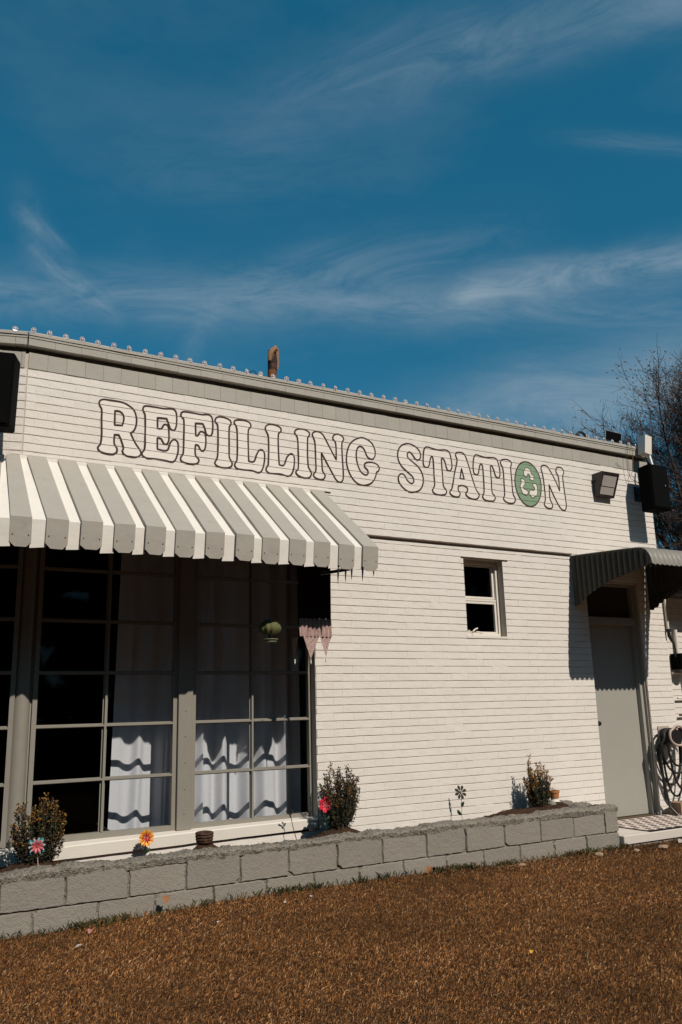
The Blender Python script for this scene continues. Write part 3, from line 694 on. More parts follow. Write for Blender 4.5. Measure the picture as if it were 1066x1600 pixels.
# ================================================================ AWNINGS
AW = thing('striped_awning', (2.3, -0.4, 2.4), 'long metal awning with raised grey and white stripes above the shop window', 'awning')
ZT, ZB, ZL, YB = 3.262, 2.587, 2.398, -0.90
def stripe(tl, tr, bl, br, raised, out):
    """tl,tr wall points; bl,br bend points; out = outward horizontal unit vector"""
    tl, tr, bl, br, out = map(Vector, (tl, tr, bl, br, out))
    ax = (tr-tl).normalized(); nrm = ax.cross((bl-tl).normalized()); nrm = nrm if nrm.z > 0 else -nrm
    jit = rnd(-0.03, 0.03)
    dv = Vector((0, 0, rnd(-0.005, 0.005)))+out*rnd(-0.008, 0.008); bl = bl+dv; br = br+dv+Vector((0, 0, rnd(-0.004, 0.004)))
    ins = -out*0.022
    dl = Vector((0, 0, ZL-ZB)) + ins; q = MB()
    L0 = br-bl; h = 0.018 if raised else 0.0
    def pts(hh, w0, w1, cut):
        # rows from wall to lip, with offset hh above the deck
        rows = []
        for t in (0, .25, .5, .75, 1):
            a = tl.lerp(bl, t); b = tr.lerp(br, t); off = nrm*(hh + (0.007*nz((a.x*5, t*2.5, 1)) if 0 < t < 1 else 0))
            if t == 1: off = nrm*hh*0.6 + out*hh*0.6
            rows.append((a+off, b+off))
        o2 = out*hh
        for s in (0.45, 0.84):
            rows.append((bl+dl*s+o2, br+dl*s+o2))
        if cut:
            rows.append((bl+dl*(1+jit)+o2+L0*0.24, br+dl*(1+jit)+o2-L0*0.22))
        else:
            rows.append((bl+dl*(1.01+jit)+o2-L0*0.02, br+dl*(0.97+jit)+o2+L0*0.05))
        return rows
    rows = pts(h, 0, 0, raised); n = len(rows)
    th = 0.0015
    inner = [(a-nrm*th-out*th, b-nrm*th-out*th) for a, b in rows]
    vs = [p for r_ in rows for p in r_] + [p for r_ in inner for p in r_]
    fs = [(2*i, 2*i+1, 2*i+3, 2*i+2) for i in range(n-1)] + [(2*n+2*i, 2*n+2*i+2, 2*n+2*i+3, 2*n+2*i+1) for i in range(n-1)]
    q.add(vs, fs)
    if raised:     # side flanges down to the deck
        for side in (0, 1):
            top = [r_[side] for r_ in rows[:-1]]
            bot = []
            for i, p in enumerate(top):
                bot.append(p - (nrm if i < 5 else out)*(h+0.006) if i != 4 else p-nrm*(h*0.6+0.004)-out*(h*0.6+0.004))
            k = len(top); e = L0.normalized()*(0.0012 if side == 0 else -0.0012)
            q.add(top+bot+[p+e for p in top]+[p+e for p in bot], [(i, i+1, k+i+1, k+i) for i in range(k-1)]+[(2*k+i, 3*k+i, 3*k+i+1, 2*k+i+1) for i in range(k-1)])
    return q, rows
def screws(rows, m, parent, out, frac=(0.13, 0.87)):
    a, b = rows[5]; c, d = rows[6]
    for f in frac:
        p = (a.lerp(b, f)).lerp(c.lerp(d, f), 0.35) ; q = MB()
        q.lathe([(0.0055, 0), (0.0045, 0.002), (0.002, 0.0035)], n=7)
        o = Vector(out); s = o.cross(Vector((0, 0, 1)))
        q.v = [tuple(p + o*v[2] + s*v[0] + Vector((0, 0, v[1]))) for v in q.v]
        q.build('screw', m, parent)
def add_stripe(tl, tr, bl, br, raised, out=(0, -1, 0)):
    q, rows = stripe(tl, tr, bl, br, raised, out)
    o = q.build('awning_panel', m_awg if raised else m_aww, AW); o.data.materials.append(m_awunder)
    for f_ in list(o.data.polygons)[7:14]: f_.material_index = 1  # inner faces darkened to cut bounce and deepen the shade below
    if raised: screws(rows, m_ledge, o, out)
    if not raised:     # small white closure block at the wall
        k = MB(); a, b = Vector(tl), Vector(tr); ov = Vector(out)
        k.add([a+ov*0.0+Vector((0, 0, -0.028)), b+Vector((0, 0, -0.028)), b+ov*0.022+Vector((0, 0, -0.034)), a+ov*0.022+Vector((0, 0, -0.034)),
               a+Vector((0, 0, 0.02)), b+Vector((0, 0, 0.02)), b+ov*0.022+Vector((0, 0, 0.008)), a+ov*0.022+Vector((0, 0, 0.008))],
              [(0, 1, 2, 3), (4, 7, 6, 5), (0, 4, 5, 1), (1, 5, 6, 2), (2, 6, 7, 3), (3, 7, 4, 0)])
        k.build('closure_block', m_aww, o)
XS = [1.074, 1.302, 1.528, 1.749, 1.972, 2.199, 2.434, 2.655, 2.878, 3.098, 3.323, 3.546]
GW = 0.144; YW = -0.016
for i, x in enumerate(XS):
    add_stripe((x, YW, ZT), (x+GW, YW, ZT), (x+0.004, YB, ZB), (x+GW+0.004, YB, ZB), True)
    if i+1 < len(XS):
        X = XS[i+1]; add_stripe((x+GW-0.004, YW, ZT-0.004), (X+0.004, YW, ZT-0.004), (x+GW, YB, ZB-0.003), (X+0.008, YB, ZB-0.003), False)
LO = (ML.to_3x3() @ Vector((0, -1, 0)))
def LP(s, o, z): return ML @ Vector((-s, -o, z))
add_stripe(LP(0.018, 0.016, ZT-.004), (1.078, YW, ZT-.004), (0.985, YB, ZB-.003), (1.082, YB, ZB-.003), False)
add_stripe(LP(0.112, 0.016, ZT), LP(0.014, 0.016, ZT), LP(-0.05, 0.9, ZB), (0.989, YB, ZB), True, LO)
add_stripe(LP(0.142, 0.016, ZT-.004), LP(0.110, 0.016, ZT-.004), LP(0.035, 0.9, ZB-.003), LP(-0.052, 0.9, ZB-.003), False, LO)
s = 0.139
for i in range(9):
    d = 0.105
    add_stripe(LP(s+GW, 0.016, ZT), LP(s, 0.016, ZT), LP(s+GW-d+.01, 0.9, ZB), LP(s-d, 0.9, ZB), True, LO)
    add_stripe(LP(s+0.224+.004, 0.016, ZT-.004), LP(s+GW-.004, 0.016, ZT-.004), LP(s+0.224-d+.012, 0.9, ZB-.003), LP(s+GW-d, 0.9, ZB-.003), False, LO)
    s += 0.224
# frame rods under the awning, cross bar and black drip spikes at its right end
fr = MB()
fr.tube([(0.95, -0.845, 2.43), (3.62, -0.845, 2.43)], 0.011, 8)
for x in (1.15, 2.0, 2.85, 3.60):
    fr.tube([(x, 0.05, 2.60), (x, -0.845, 2.43)], 0.010, 6)
    fr.tube([(x, -0.845, 2.43), (x, -0.86, 2.56)], 0.009, 6)
fr.build('awning_frame', m_dark, AW)
fr = MB(); fr.tube([(3.21, -0.80, 2.36), (3.44, -0.875, 2.40), (3.47, -0.86, 2.415)], [0.013, 0.013, 0.006], 8); fr.build('cross_bar', m_dark, AW)
for x, L in ((3.335, 0.125), (3.405, 0.105), (3.462, 0.085), (3.565, 0.09), (3.672, 0.045)):
    q = MB(); q.tube([(x+0.004, -0.862, 2.42), (x, -0.864, 2.42-L*0.5), (x-0.004, -0.866, 2.40-L)], [0.009, 0.0075, 0.0015], 7); q.build('drip_spike', m_dark, AW)

# ---------------------------------------------------------------- door awning
DA = thing('door_awning', (7.38, -0.5, 2.4), 'curved ribbed metal awning over the grey door', 'awning')
XL, XR = 6.795, 7.985
ROOF = [(-0.004, 2.885), (-0.25, 2.868), (-0.50, 2.850), (-0.75, 2.832), (-0.90, 2.818), (-0.965, 2.806), (-1.01, 2.782), (-1.045, 2.742), (-1.068, 2.69), (-1.076, 2.635)]
nr = 17; w = (XR-XL)/nr
for i in range(nr):
    q = MB(); x0 = XL+i*w; k = 6; prof = []
    for j in range(k+1):
        t = j/k; prof.append((x0+w*t, 0.011*math.sin(math.pi*t)))
    vs = []
    for ri, (y, z) in enumerate(ROOF):
        a = ROOF[max(ri-1, 0)]; b = ROOF[min(ri+1, len(ROOF)-1)]; d = Vector((b[0]-a[0], b[1]-a[1])).normalized(); nv = Vector((d.y, -d.x)); nv = nv if nv.y > 0 or nv.x < 0 else -nv
        if nv.y < -0.01: nv = -nv
        for j, (x, h) in enumerate(prof):
            zz = z
            if ri == len(ROOF)-1: zz = z - 0.016*math.sin(math.pi*j/k)
            vs.append((x, y+nv.x*h, zz+nv.y*h))
    q.add(vs, [(r_*(k+1)+j, r_*(k+1)+j+1, (r_+1)*(k+1)+j+1, (r_+1)*(k+1)+j) for r_ in range(len(ROOF)-1) for j in range(k)])
    q.build('roof_rib', m_dooraw, DA, smooth=True)
def side_bottom(d):   # lower edge of a side panel at depth d
    P_ = [(0.0, 2.335), (0.07, 2.345), (0.15, 2.395), (0.24, 2.441), (0.418, 2.506), (0.589, 2.555), (0.787, 2.598), (0.974, 2.633), (1.09, 2.64)]
    for (a, za), (b, zb) in zip(P_, P_[1:]):
        if d <= b: return za+(zb-za)*(d-a)/(b-a)
    return P_[-1][1]
def roof_z(d):
    for (a, za), (b, zb) in zip(ROOF, ROOF[1:]):
        if d <= -b: return za+(zb-za)*(d+a)/(-b+a) if a != b else za
    return ROOF[-1][1]
def side(xp, sgn):
    ns = 15; wd = 1.072/ns
    for i in range(ns):
        q = MB(); d0 = 0.003+i*wd; k = 6; vs = []
        for r_ in range(2):
            for j in range(k+1):
                d = d0+wd*j/k; bul = 0.017*math.sin(math.pi*j/k)
                z = roof_z(min(d, 1.075))-0.002 if r_ == 0 else side_bottom(d) - 0.012*math.sin(math.pi*j/k)
                vs.append((xp - sgn*0 + sgn*bul, -d, z))
        gap = 0.0 if sgn < 0 else 0.0
        q.add(vs, [(j, j+1, k+1+j+1, k+1+j) for j in range(k)]); q.build('side_rib', m_dooraw_side, DA, smooth=True)
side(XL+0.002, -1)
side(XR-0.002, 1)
q = MB(); q.tube([(XL+0.01, -1.05, 2.645), (XR-0.01, -1.05, 2.645)], 0.008, 6)
for x in (XL+0.012, XR-0.012): q.tube([(x, -0.01, 2.45), (x, -1.05, 2.645)], 0.008, 6); q.tube([(x, -0.01, 2.86), (x, -1.0, 2.79)], 0.008, 6)
q.build('awning_frame', m_dark, DA)

# ================================================================ PAINTED SIGN
SG = thing('painted_sign', (3.9, 0, 3.38), 'outlined wall lettering reading REFILLING STATION with a green recycling symbol as its O', 'sign')
LETTERS = [
 ("R",[[(1.641,3.839),(1.696,3.841),(1.801,3.840),(1.858,3.820),(1.902,3.786),(1.925,3.723),(1.924,3.656),(1.907,3.609),(1.880,3.580,1),(1.918,3.508),(1.973,3.424),(1.957,3.393),(1.908,3.377),(1.851,3.383),(1.826,3.398),(1.817,3.422),(1.825,3.444),(1.805,3.507),(1.783,3.553,1),(1.747,3.551,1),(1.748,3.470),(1.770,3.437),(1.771,3.405),(1.741,3.381),(1.679,3.380),(1.631,3.393),(1.616,3.423),(1.635,3.451),(1.643,3.527),(1.637,3.670),(1.634,3.757),(1.615,3.787),(1.615,3.820)],
   [(1.744,3.757,1),(1.783,3.758),(1.812,3.735),(1.820,3.692),(1.808,3.638,1),(1.745,3.633,1)]]),
 ("E",[[(2.001,3.841),(2.074,3.844),(2.162,3.843),(2.244,3.851),(2.269,3.823),(2.272,3.709),(2.252,3.662),(2.222,3.671),(2.206,3.706),(2.186,3.758,1),(2.105,3.753,1),(2.108,3.658,1),(2.141,3.659),(2.165,3.700),(2.194,3.698),(2.206,3.654),(2.208,3.564),(2.188,3.527),(2.166,3.532),(2.139,3.573),(2.108,3.574,1),(2.111,3.475,1),(2.193,3.474),(2.221,3.543),(2.250,3.579),(2.283,3.567),(2.293,3.516),(2.286,3.448),(2.254,3.384),(2.187,3.384),(2.093,3.387),(2.021,3.385),(1.988,3.401),(1.980,3.425),(2.001,3.457),(2.003,3.579),(1.997,3.764),(1.979,3.799),(1.983,3.829)]]),
 ("F",[[(2.334,3.843),(2.403,3.846),(2.496,3.843),(2.569,3.851),(2.597,3.826),(2.602,3.703),(2.583,3.660),(2.548,3.668),(2.532,3.716),(2.512,3.761,1),(2.444,3.756,1),(2.448,3.643,1),(2.467,3.645),(2.490,3.685),(2.521,3.683),(2.537,3.662),(2.540,3.571),(2.523,3.517),(2.496,3.519),(2.470,3.560),(2.446,3.559,1),(2.448,3.467),(2.479,3.430),(2.467,3.396),(2.418,3.383),(2.346,3.388),(2.318,3.405),(2.319,3.435),(2.337,3.464),(2.341,3.589),(2.337,3.778),(2.314,3.797),(2.314,3.828)]]),
 ("I",[[(2.660,3.848),(2.716,3.849),(2.768,3.830),(2.776,3.795),(2.760,3.773),(2.759,3.570),(2.762,3.486),(2.788,3.435),(2.774,3.401),(2.719,3.386),(2.652,3.394),(2.626,3.422),(2.644,3.455),(2.653,3.510),(2.649,3.772),(2.625,3.800),(2.633,3.832)]]),
 ("L",[[(2.841,3.847),(2.902,3.852),(2.955,3.839),(2.969,3.809),(2.944,3.769),(2.943,3.580),(2.947,3.475,1),(2.996,3.479),(3.025,3.551),(3.058,3.599),(3.091,3.592),(3.103,3.538),(3.086,3.434),(3.053,3.385),(2.975,3.393),(2.878,3.391),(2.830,3.398),(2.812,3.430),(2.834,3.472),(2.835,3.737),(2.825,3.787),(2.807,3.812),(2.812,3.836)]]),
 ("L",[[(3.147,3.851),(3.207,3.855),(3.262,3.838),(3.270,3.806),(3.244,3.778),(3.241,3.625),(3.248,3.482,1),(3.292,3.481),(3.328,3.564),(3.367,3.602),(3.397,3.589),(3.402,3.518),(3.386,3.436),(3.347,3.387),(3.262,3.395),(3.152,3.390),(3.119,3.411),(3.118,3.434),(3.138,3.468),(3.140,3.739),(3.113,3.799),(3.115,3.828)]]),
 ("I",[[(3.453,3.854),(3.519,3.856),(3.563,3.833),(3.563,3.804),(3.545,3.781),(3.546,3.504),(3.578,3.443),(3.559,3.400),(3.502,3.387),(3.437,3.406),(3.416,3.435),(3.441,3.466),(3.444,3.652),(3.436,3.774),(3.411,3.807),(3.418,3.836)]]),
 ("N",[[(3.634,3.856),(3.676,3.855),(3.710,3.833),(3.774,3.728),(3.848,3.604,1),(3.846,3.774),(3.817,3.813),(3.828,3.847),(3.868,3.864),(3.912,3.855),(3.936,3.826),(3.916,3.784),(3.914,3.669),(3.921,3.491),(3.914,3.416),(3.882,3.390),(3.844,3.408),(3.799,3.476),(3.688,3.656,1),(3.692,3.555),(3.698,3.475),(3.723,3.439),(3.708,3.403),(3.673,3.392),(3.620,3.403),(3.599,3.428),(3.625,3.469),(3.626,3.595),(3.620,3.756),(3.596,3.817),(3.603,3.839)]]),
 ("G",[[(4.122,3.865),(4.188,3.862),(4.253,3.827),(4.287,3.762),(4.285,3.703),(4.263,3.670),(4.234,3.664),(4.197,3.684),(4.159,3.759),(4.119,3.779),(4.085,3.749),(4.071,3.675),(4.084,3.590),(4.118,3.522),(4.170,3.494),(4.199,3.514),(4.196,3.546),(4.162,3.578),(4.166,3.608),(4.203,3.627),(4.269,3.630),(4.310,3.615),(4.330,3.585),(4.320,3.554),(4.297,3.541,1),(4.280,3.484),(4.236,3.425),(4.153,3.390),(4.073,3.403),(4.011,3.459),(3.970,3.547),(3.961,3.639),(3.984,3.743),(4.031,3.814)]]),
 ("S",[[(4.672,3.882),(4.736,3.878),(4.795,3.850),(4.829,3.806),(4.830,3.757),(4.804,3.728),(4.772,3.729),(4.730,3.779),(4.695,3.798),(4.670,3.774),(4.676,3.737),(4.734,3.696),(4.796,3.656),(4.837,3.599),(4.852,3.532),(4.837,3.462),(4.798,3.413),(4.725,3.385),(4.654,3.388),(4.585,3.433),(4.552,3.484),(4.555,3.531),(4.591,3.559),(4.626,3.546),(4.659,3.496),(4.706,3.471),(4.735,3.498),(4.722,3.544),(4.664,3.585),(4.595,3.638),(4.559,3.701),(4.559,3.783),(4.598,3.847)]]),
 ("T",[[(4.911,3.880),(4.989,3.873),(5.056,3.868),(5.158,3.880),(5.199,3.862),(5.219,3.780),(5.222,3.702),(5.194,3.662),(5.161,3.673),(5.133,3.761),(5.101,3.787),(5.093,3.728),(5.097,3.602),(5.102,3.485),(5.135,3.447),(5.126,3.411),(5.075,3.394),(5.001,3.394),(4.961,3.424),(4.990,3.486),(4.989,3.596),(4.989,3.736),(4.976,3.789),(4.953,3.759),(4.928,3.679),(4.894,3.660),(4.865,3.685),(4.866,3.769),(4.883,3.855)]]),
 ("A",[[(5.327,3.879),(5.370,3.878),(5.403,3.857),(5.443,3.754),(5.485,3.609),(5.528,3.493),(5.560,3.454),(5.548,3.417),(5.511,3.395),(5.442,3.397),(5.392,3.422),(5.387,3.449),(5.412,3.480),(5.395,3.517),(5.298,3.513),(5.288,3.467),(5.310,3.437),(5.292,3.400),(5.245,3.393),(5.195,3.408),(5.178,3.434),(5.209,3.479),(5.254,3.646),(5.297,3.793),(5.281,3.841),(5.292,3.870)],
   [(5.347,3.707,1),(5.375,3.595,1),(5.319,3.593,1)]]),
 ("T",[[(5.546,3.880),(5.603,3.876),(5.674,3.869),(5.801,3.880),(5.836,3.863),(5.861,3.778),(5.863,3.697),(5.842,3.665),(5.806,3.676),(5.781,3.746),(5.748,3.791),(5.738,3.726),(5.738,3.617),(5.740,3.487),(5.775,3.448),(5.760,3.407),(5.706,3.396),(5.635,3.401),(5.606,3.430),(5.628,3.482),(5.635,3.620),(5.630,3.771),(5.611,3.791),(5.588,3.751),(5.565,3.676),(5.541,3.662),(5.512,3.677),(5.504,3.748),(5.523,3.851)]]),
 ("I",[[(5.935,3.881),(5.995,3.882),(6.035,3.862),(6.037,3.837),(6.023,3.809),(6.023,3.687),(6.029,3.504),(6.055,3.456),(6.039,3.414),(5.991,3.400),(5.923,3.409),(5.891,3.439),(5.910,3.484),(5.913,3.593),(5.911,3.776),(5.884,3.832),(5.891,3.862)]]),
 ("O",[[(6.229,3.892),(6.311,3.885),(6.380,3.836),(6.425,3.763),(6.446,3.675),(6.437,3.575),(6.407,3.491),(6.347,3.424),(6.271,3.392),(6.200,3.405),(6.134,3.454),(6.090,3.530),(6.070,3.616),(6.076,3.705),(6.111,3.798),(6.163,3.862)]]),
 ("arrow",[[(6.242,3.823),(6.294,3.813),(6.314,3.758),(6.345,3.749,1),(6.343,3.704),(6.324,3.685,1),(6.282,3.701,1),(6.295,3.723),(6.282,3.750),(6.262,3.760),(6.236,3.712,1),(6.203,3.740,1),(6.205,3.777)]]),
 ("arrow",[[(6.152,3.694,1),(6.203,3.683),(6.208,3.640),(6.185,3.613),(6.182,3.584),(6.232,3.569),(6.246,3.547,1),(6.227,3.512,1),(6.181,3.517),(6.158,3.545),(6.138,3.607),(6.158,3.650)]]),
 ("arrow",[[(6.352,3.666),(6.380,3.635),(6.384,3.570),(6.363,3.519),(6.325,3.506),(6.302,3.488,1),(6.283,3.510),(6.259,3.524,1),(6.268,3.565),(6.291,3.580,1),(6.332,3.579),(6.346,3.606),(6.322,3.636)]]),
 ("N",[[(6.508,3.886),(6.556,3.882),(6.594,3.841),(6.668,3.725),(6.719,3.614,1),(6.718,3.781),(6.689,3.836),(6.702,3.880),(6.748,3.894),(6.790,3.882),(6.808,3.842),(6.785,3.793),(6.792,3.614),(6.801,3.457),(6.778,3.401),(6.745,3.398),(6.699,3.431),(6.626,3.547),(6.565,3.672,1),(6.563,3.507),(6.593,3.445),(6.584,3.411),(6.545,3.397),(6.493,3.410),(6.470,3.440),(6.492,3.491),(6.493,3.647),(6.481,3.786),(6.466,3.842),(6.474,3.872)]]),
]
def smooth_loop(pts):
    n = len(pts); out = []
    P_ = [Vector(p[:2]) for p in pts]; K = [len(p) > 2 for p in pts]
    for i in range(n):
        p0, p1, p2, p3 = P_[i-1], P_[i], P_[(i+1) % n], P_[(i+2) % n]
        if K[i]: p0 = p1 - (p2-p1)*0.3
        if K[(i+1) % n]: p3 = p2 + (p2-p1)*0.3
        m = max(2, int((p2-p1).length/0.012))
        # centripetal-ish tangents keep the curves tight
        L = (p2-p1).length; t1 = (p2-p0); t2 = (p3-p1)
        t1 = t1.normalized()*L*(0.95 if not K[i] else 0.6) if t1.length > 0 else t1
        t2 = t2.normalized()*L*(0.95 if not K[(i+1) % n] else 0.6) if t2.length > 0 else t2
        for s_ in range(m):
            t = s_/m; h00 = 2*t**3-3*t**2+1; h10 = t**3-2*t**2+t; h01 = -2*t**3+3*t**2; h11 = t**3-t**2
            out.append(p1*h00+t1*h10+p2*h01+t2*h11)
    return out
BANDS = [(ZJ0+CH*k+0.0028, ZJ0+CH*(k+1)-0.0030) for k in range(46, 58)]
def clip(poly, z, keep_above):
    out = []
    for i in range(len(poly)):
        a, b = poly[i-1], poly[i]; ia = (a.y >= z) == keep_above; ib = (b.y >= z) == keep_above
        if ia != ib:
            t = (z-a.y)/(b.y-a.y); out.append(a+(b-a)*t)
        if ib: out.append(b)
    return out
def banded(q, poly, y, skip=None):
    for i, (z0, z1) in enumerate(BANDS):
        if max(p.y for p in poly) <= z0 or min(p.y for p in poly) >= z1: continue
        c = clip(clip(poly, z0, True), z1, False)
        if len(c) >= 3: q.add([(p.x, y, p.y) for p in c], [tuple(range(len(c)))])
def ribbon(q, loop, w, y):
    n = len(loop); L = []; Rr = []
    for i in range(n):
        d = loop[(i+1) % n]-loop[i-1]; d = d.normalized() if d.length > 1e-7 else Vector((1, 0)); o = Vector((-d.y, d.x))
        ww = w*(0.5+0.10*nz((loop[i].x*9, loop[i].y*9, 1))); L.append(loop[i]+o*ww); Rr.append(loop[i]-o*ww)
    for i in range(n):
        j = (i+1) % n; banded(q, [L[i], L[j], Rr[j], Rr[i]], y)
def fill(q, loops, y):
    tri = geometry.tessellate_polygon([[Vector((p.x, p.y, 0)) for p in l] for l in loops]); flat = [p for l in loops for p in l]
    for t in tri: banded(q, [flat[i] for i in t], y)
emblem = None
for ch, loops in LETTERS:
    sm = [smooth_loop(l) for l in loops]
    if ch == 'O':
        q = MB(); fill(q, sm, -0.0022); emblem = q.build('letter_disc', m_green, SG, label='green oval O holding three cream recycling arrows')
        q = MB()
        for l in sm: ribbon(q, l, 0.013, -0.0040)
        q.build('letter_outline', m_brown, emblem)
        continue
    if ch == 'arrow':
        q = MB(); fill(q, sm, -0.0042); q.build('recycling_arrow', m_letter, emblem)
        q = MB()
        for l in sm: ribbon(q, l, 0.006, -0.0058)
        q.build('arrow_outline', m_brown, emblem); continue
    q = MB(); fill(q, sm, -0.0022); lt = q.build('letter', m_letter, SG, label='letter '+ch)
    for l in sm:
        q = MB(); ribbon(q, l, 0.0155, -0.0040); q.build('letter_outline', m_brown, lt)

# ================================================================ CURTAINS, HANGINGS
def curtain(x0, x1, y, z0, z1, seed, label, folds=7, gather=0.0):
    n, m = 170, 40; vs = []; rr = random.Random(seed); ph = [rr.uniform(0, 6.28) for _ in range(4)]
    for i in range(n+1):
        t = i/n
        for j in range(m+1):
            s = j/m; z = z0+(z1-z0)*s
            x = x0+(x1-x0)*t + gather*(s)*(1-t)*0.0 + gather*s*(1-t)
            a = 0.034+0.010*math.sin(5*t+ph[3])
            f = math.sin(folds*2*math.pi*(t+0.03*math.sin(3*t*6.28+ph[0])) + ph[1] + 0.5*math.sin(2.2*s+ph[2]))
            
            y_ = y + a*f*(0.75+0.35*(1-s)) + 0.004*math.sin(folds*4.3*math.pi*t+s*2)
            zz = z + (0.006*math.sin(folds*6.28*t) if j == 0 else 0)
            vs.append((x, y_, zz))
    q = MB(); q.add(vs, [(i*(m+1)+j, (i+1)*(m+1)+j, (i+1)*(m+1)+j+1, i*(m+1)+j+1) for i in range(n) for j in range(m)])
    return tag(q.build('curtain', m_curtain, smooth=True), label, 'curtain')
curtain(1.915, 2.70, 0.43, 0.40, 2.75, 3, 'white cloth curtain with soft folds hanging behind the wide window mullion', 4, 0.045)
curtain(2.66, 3.66, 0.46, 0.40, 2.75, 9, 'white cloth curtain in the right half of the shop window beside the brick jamb', 5, 0.0)
for (a, b, nm) in (((1.80, 0.30, 0.50), (2.02, 0.33, 0.36), 0), ((1.79, 0.33, 0.40), (1.90, 0.34, 0.35), 1)):
    q = MB(); q.tube([a, b], 0.008, 6); tag(q.build('rod', m_dark), ('longer' if nm == 0 else 'shorter')+' black rod leaning in the corner of the window pane below the curtain', 'rod')

BT = thing('bunting', (3.33, -0.45, 2.3), 'dusty pink lace pennant hanging with white tassels under the right end of the striped awning', 'bunting')
def lace(name, pts, holes=0, y=-0.45):
    q = MB(); n = len(pts); q.add([(x, y+0.006*math.sin(x*60), z) for x, z in pts]+[(x, y-0.0015+0.006*math.sin(x*60), z) for x, z in pts], [tuple(range(n)), tuple(range(2*n-1, n-1, -1))]+[(i, (i+1) % n, n+(i+1) % n, n+i) for i in range(n)])
    return q.build(name, m_lace, BT)
# one pleated cloth: awning shade painted dark above, sunlit pink band below
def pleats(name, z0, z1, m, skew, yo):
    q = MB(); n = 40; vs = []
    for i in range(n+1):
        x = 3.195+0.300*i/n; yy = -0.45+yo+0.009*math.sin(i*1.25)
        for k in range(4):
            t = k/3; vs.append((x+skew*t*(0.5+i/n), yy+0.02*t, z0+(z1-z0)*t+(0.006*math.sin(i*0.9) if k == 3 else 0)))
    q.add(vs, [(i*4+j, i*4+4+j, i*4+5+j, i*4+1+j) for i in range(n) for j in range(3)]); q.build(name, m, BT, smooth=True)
pleats('shaded_cloth', 2.045, 2.50, m_pleat, 0.012, 0.0)
pleats('lit_lace_band', 1.897, 2.050, m_lace, 0.004, -0.012)
lace('pennant', [(3.225, 1.896), (3.378, 1.899), (3.295, 1.712)], y=-0.457)
lace('pennant', [(3.386, 1.899), (3.494, 1.897), (3.462, 1.82), (3.435, 1.730)], y=-0.457)
q = MB(); q.add([(3.190, -0.44, 1.895), (3.200, -0.30, 1.893), (3.185, -0.37, 1.72)], [(0, 1, 2)]); q.build('pennant', m_lace, BT)
for x, z, y in ((3.295, 1.712, -0.457), (3.435, 1.730, -0.457), (3.178, 1.715, -0.40)):
    q = MB(); q.lathe([(0.002, 0.0), (0.006, -0.008), (0.004, -0.016), (0.007, -0.026), (0.003, -0.040)], (x, y, z), 8); q.build('tassel', m_trim, BT)
q = MB(); q.tube([(3.17, -0.45, 2.50), (3.55, -0.45, 2.49)], 0.006, 6); q.build('hanging_rod', m_dark, BT)

m_celadon = mat('mottled_green_glaze', (0.11, 0.11, 0.045), 0.75, 0.15, var=0.45, vscale=45)
m_paleg = mat('pale_green_enamel', (0.17, 0.20, 0.11), 0.4, 0.4)
LN = thing('hanging_lantern', (2.945, -0.42, 1.86), 'small round green glass lantern with a pale green tray hanging in the awning shade', 'lantern')
q = MB(); q.lathe([(0.02, 0.045), (0.06, 0.05), (0.083, 0.075), (0.088, 0.10), (0.075, 0.135), (0.045, 0.160), (0.012, 0.172)], (2.945, -0.42, 1.86), 66)
q.v = [(2.945+(x-2.945)*(1+0.055*math.cos(11*math.atan2(y+0.42, x-2.945))), -0.42+(y+0.42)*(1+0.055*math.cos(11*math.atan2(y+0.42, x-2.945))), z) for x, y, z in q.v]; q.build('bowl', m_celadon, LN, smooth=True)
for r, z in ((0.066, 0.006), (0.055, -0.012)):
    q = MB(); q.lathe([(r*0.5, z-0.003), (r, z), (r, z+0.006), (r*0.6, z+0.008)], (2.945, -0.42, 1.86), 22); q.build('tray', m_paleg, LN, smooth=True)
q = MB(); q.tube([(2.945, -0.42, 2.03), (2.93, -0.47, 2.50)], 0.002, 5); q.tube([(2.945, -0.42, 1.86), (2.945, -0.42, 1.92)], 0.012, 6); q.build('hanging_wire', m_dark, LN)

# ================================================================ SPEAKERS, LAMP, ROOF THINGS
def cabinet(name, corners_front, y0, y1, z0, z1, label, tilt=None):
    pass
SP = thing('loudspeaker', (7.97, -0.24, 3.44), 'black loudspeaker bracketed to the wall at the right end under the cornice', 'loudspeaker')
poly = [(7.862, -0.140), (7.825, -0.345), (8.135, -0.345), (8.10, -0.140)]
q = MB(); q.prism(poly, 'z', 3.452, 3.985)
bm = bmesh.new(); me0 = q.mesh('t', None); bm.from_mesh(me0); bmesh.ops.bevel(bm, geom=list(bm.edges), offset=0.012, segments=2, affect='EDGES'); bm.verts.index_update()
q = MB(); q.add([v.co.copy() for v in bm.verts], [tuple(v.index for v in f.verts) for f in bm.faces]); bm.free(); bpy.data.meshes.remove(me0)
q.build('cabinet', m_plastic, SP)
q = MB(); q.box(7.85, 8.11, -0.352, -0.344, 3.48, 3.96, bev=0.003); q.build('grille', m_grille, SP)
q = MB(); q.box(7.93, 8.04, -0.012, -0.0035, 3.62, 3.80, bev=0.002); q.tube([(7.985, -0.012, 3.71), (7.985, -0.14, 3.71)], 0.018, 8); q.build('bracket', m_dark, SP)
q = MB(); q.lathe([(0.007, 0), (0.007, 0.003), (0.002, 0.004)], n=8); q.v = [(v[0]+8.06, -0.352-v[2], v[1]+3.74) for v in q.v]; q.build('badge', m_silver, SP)

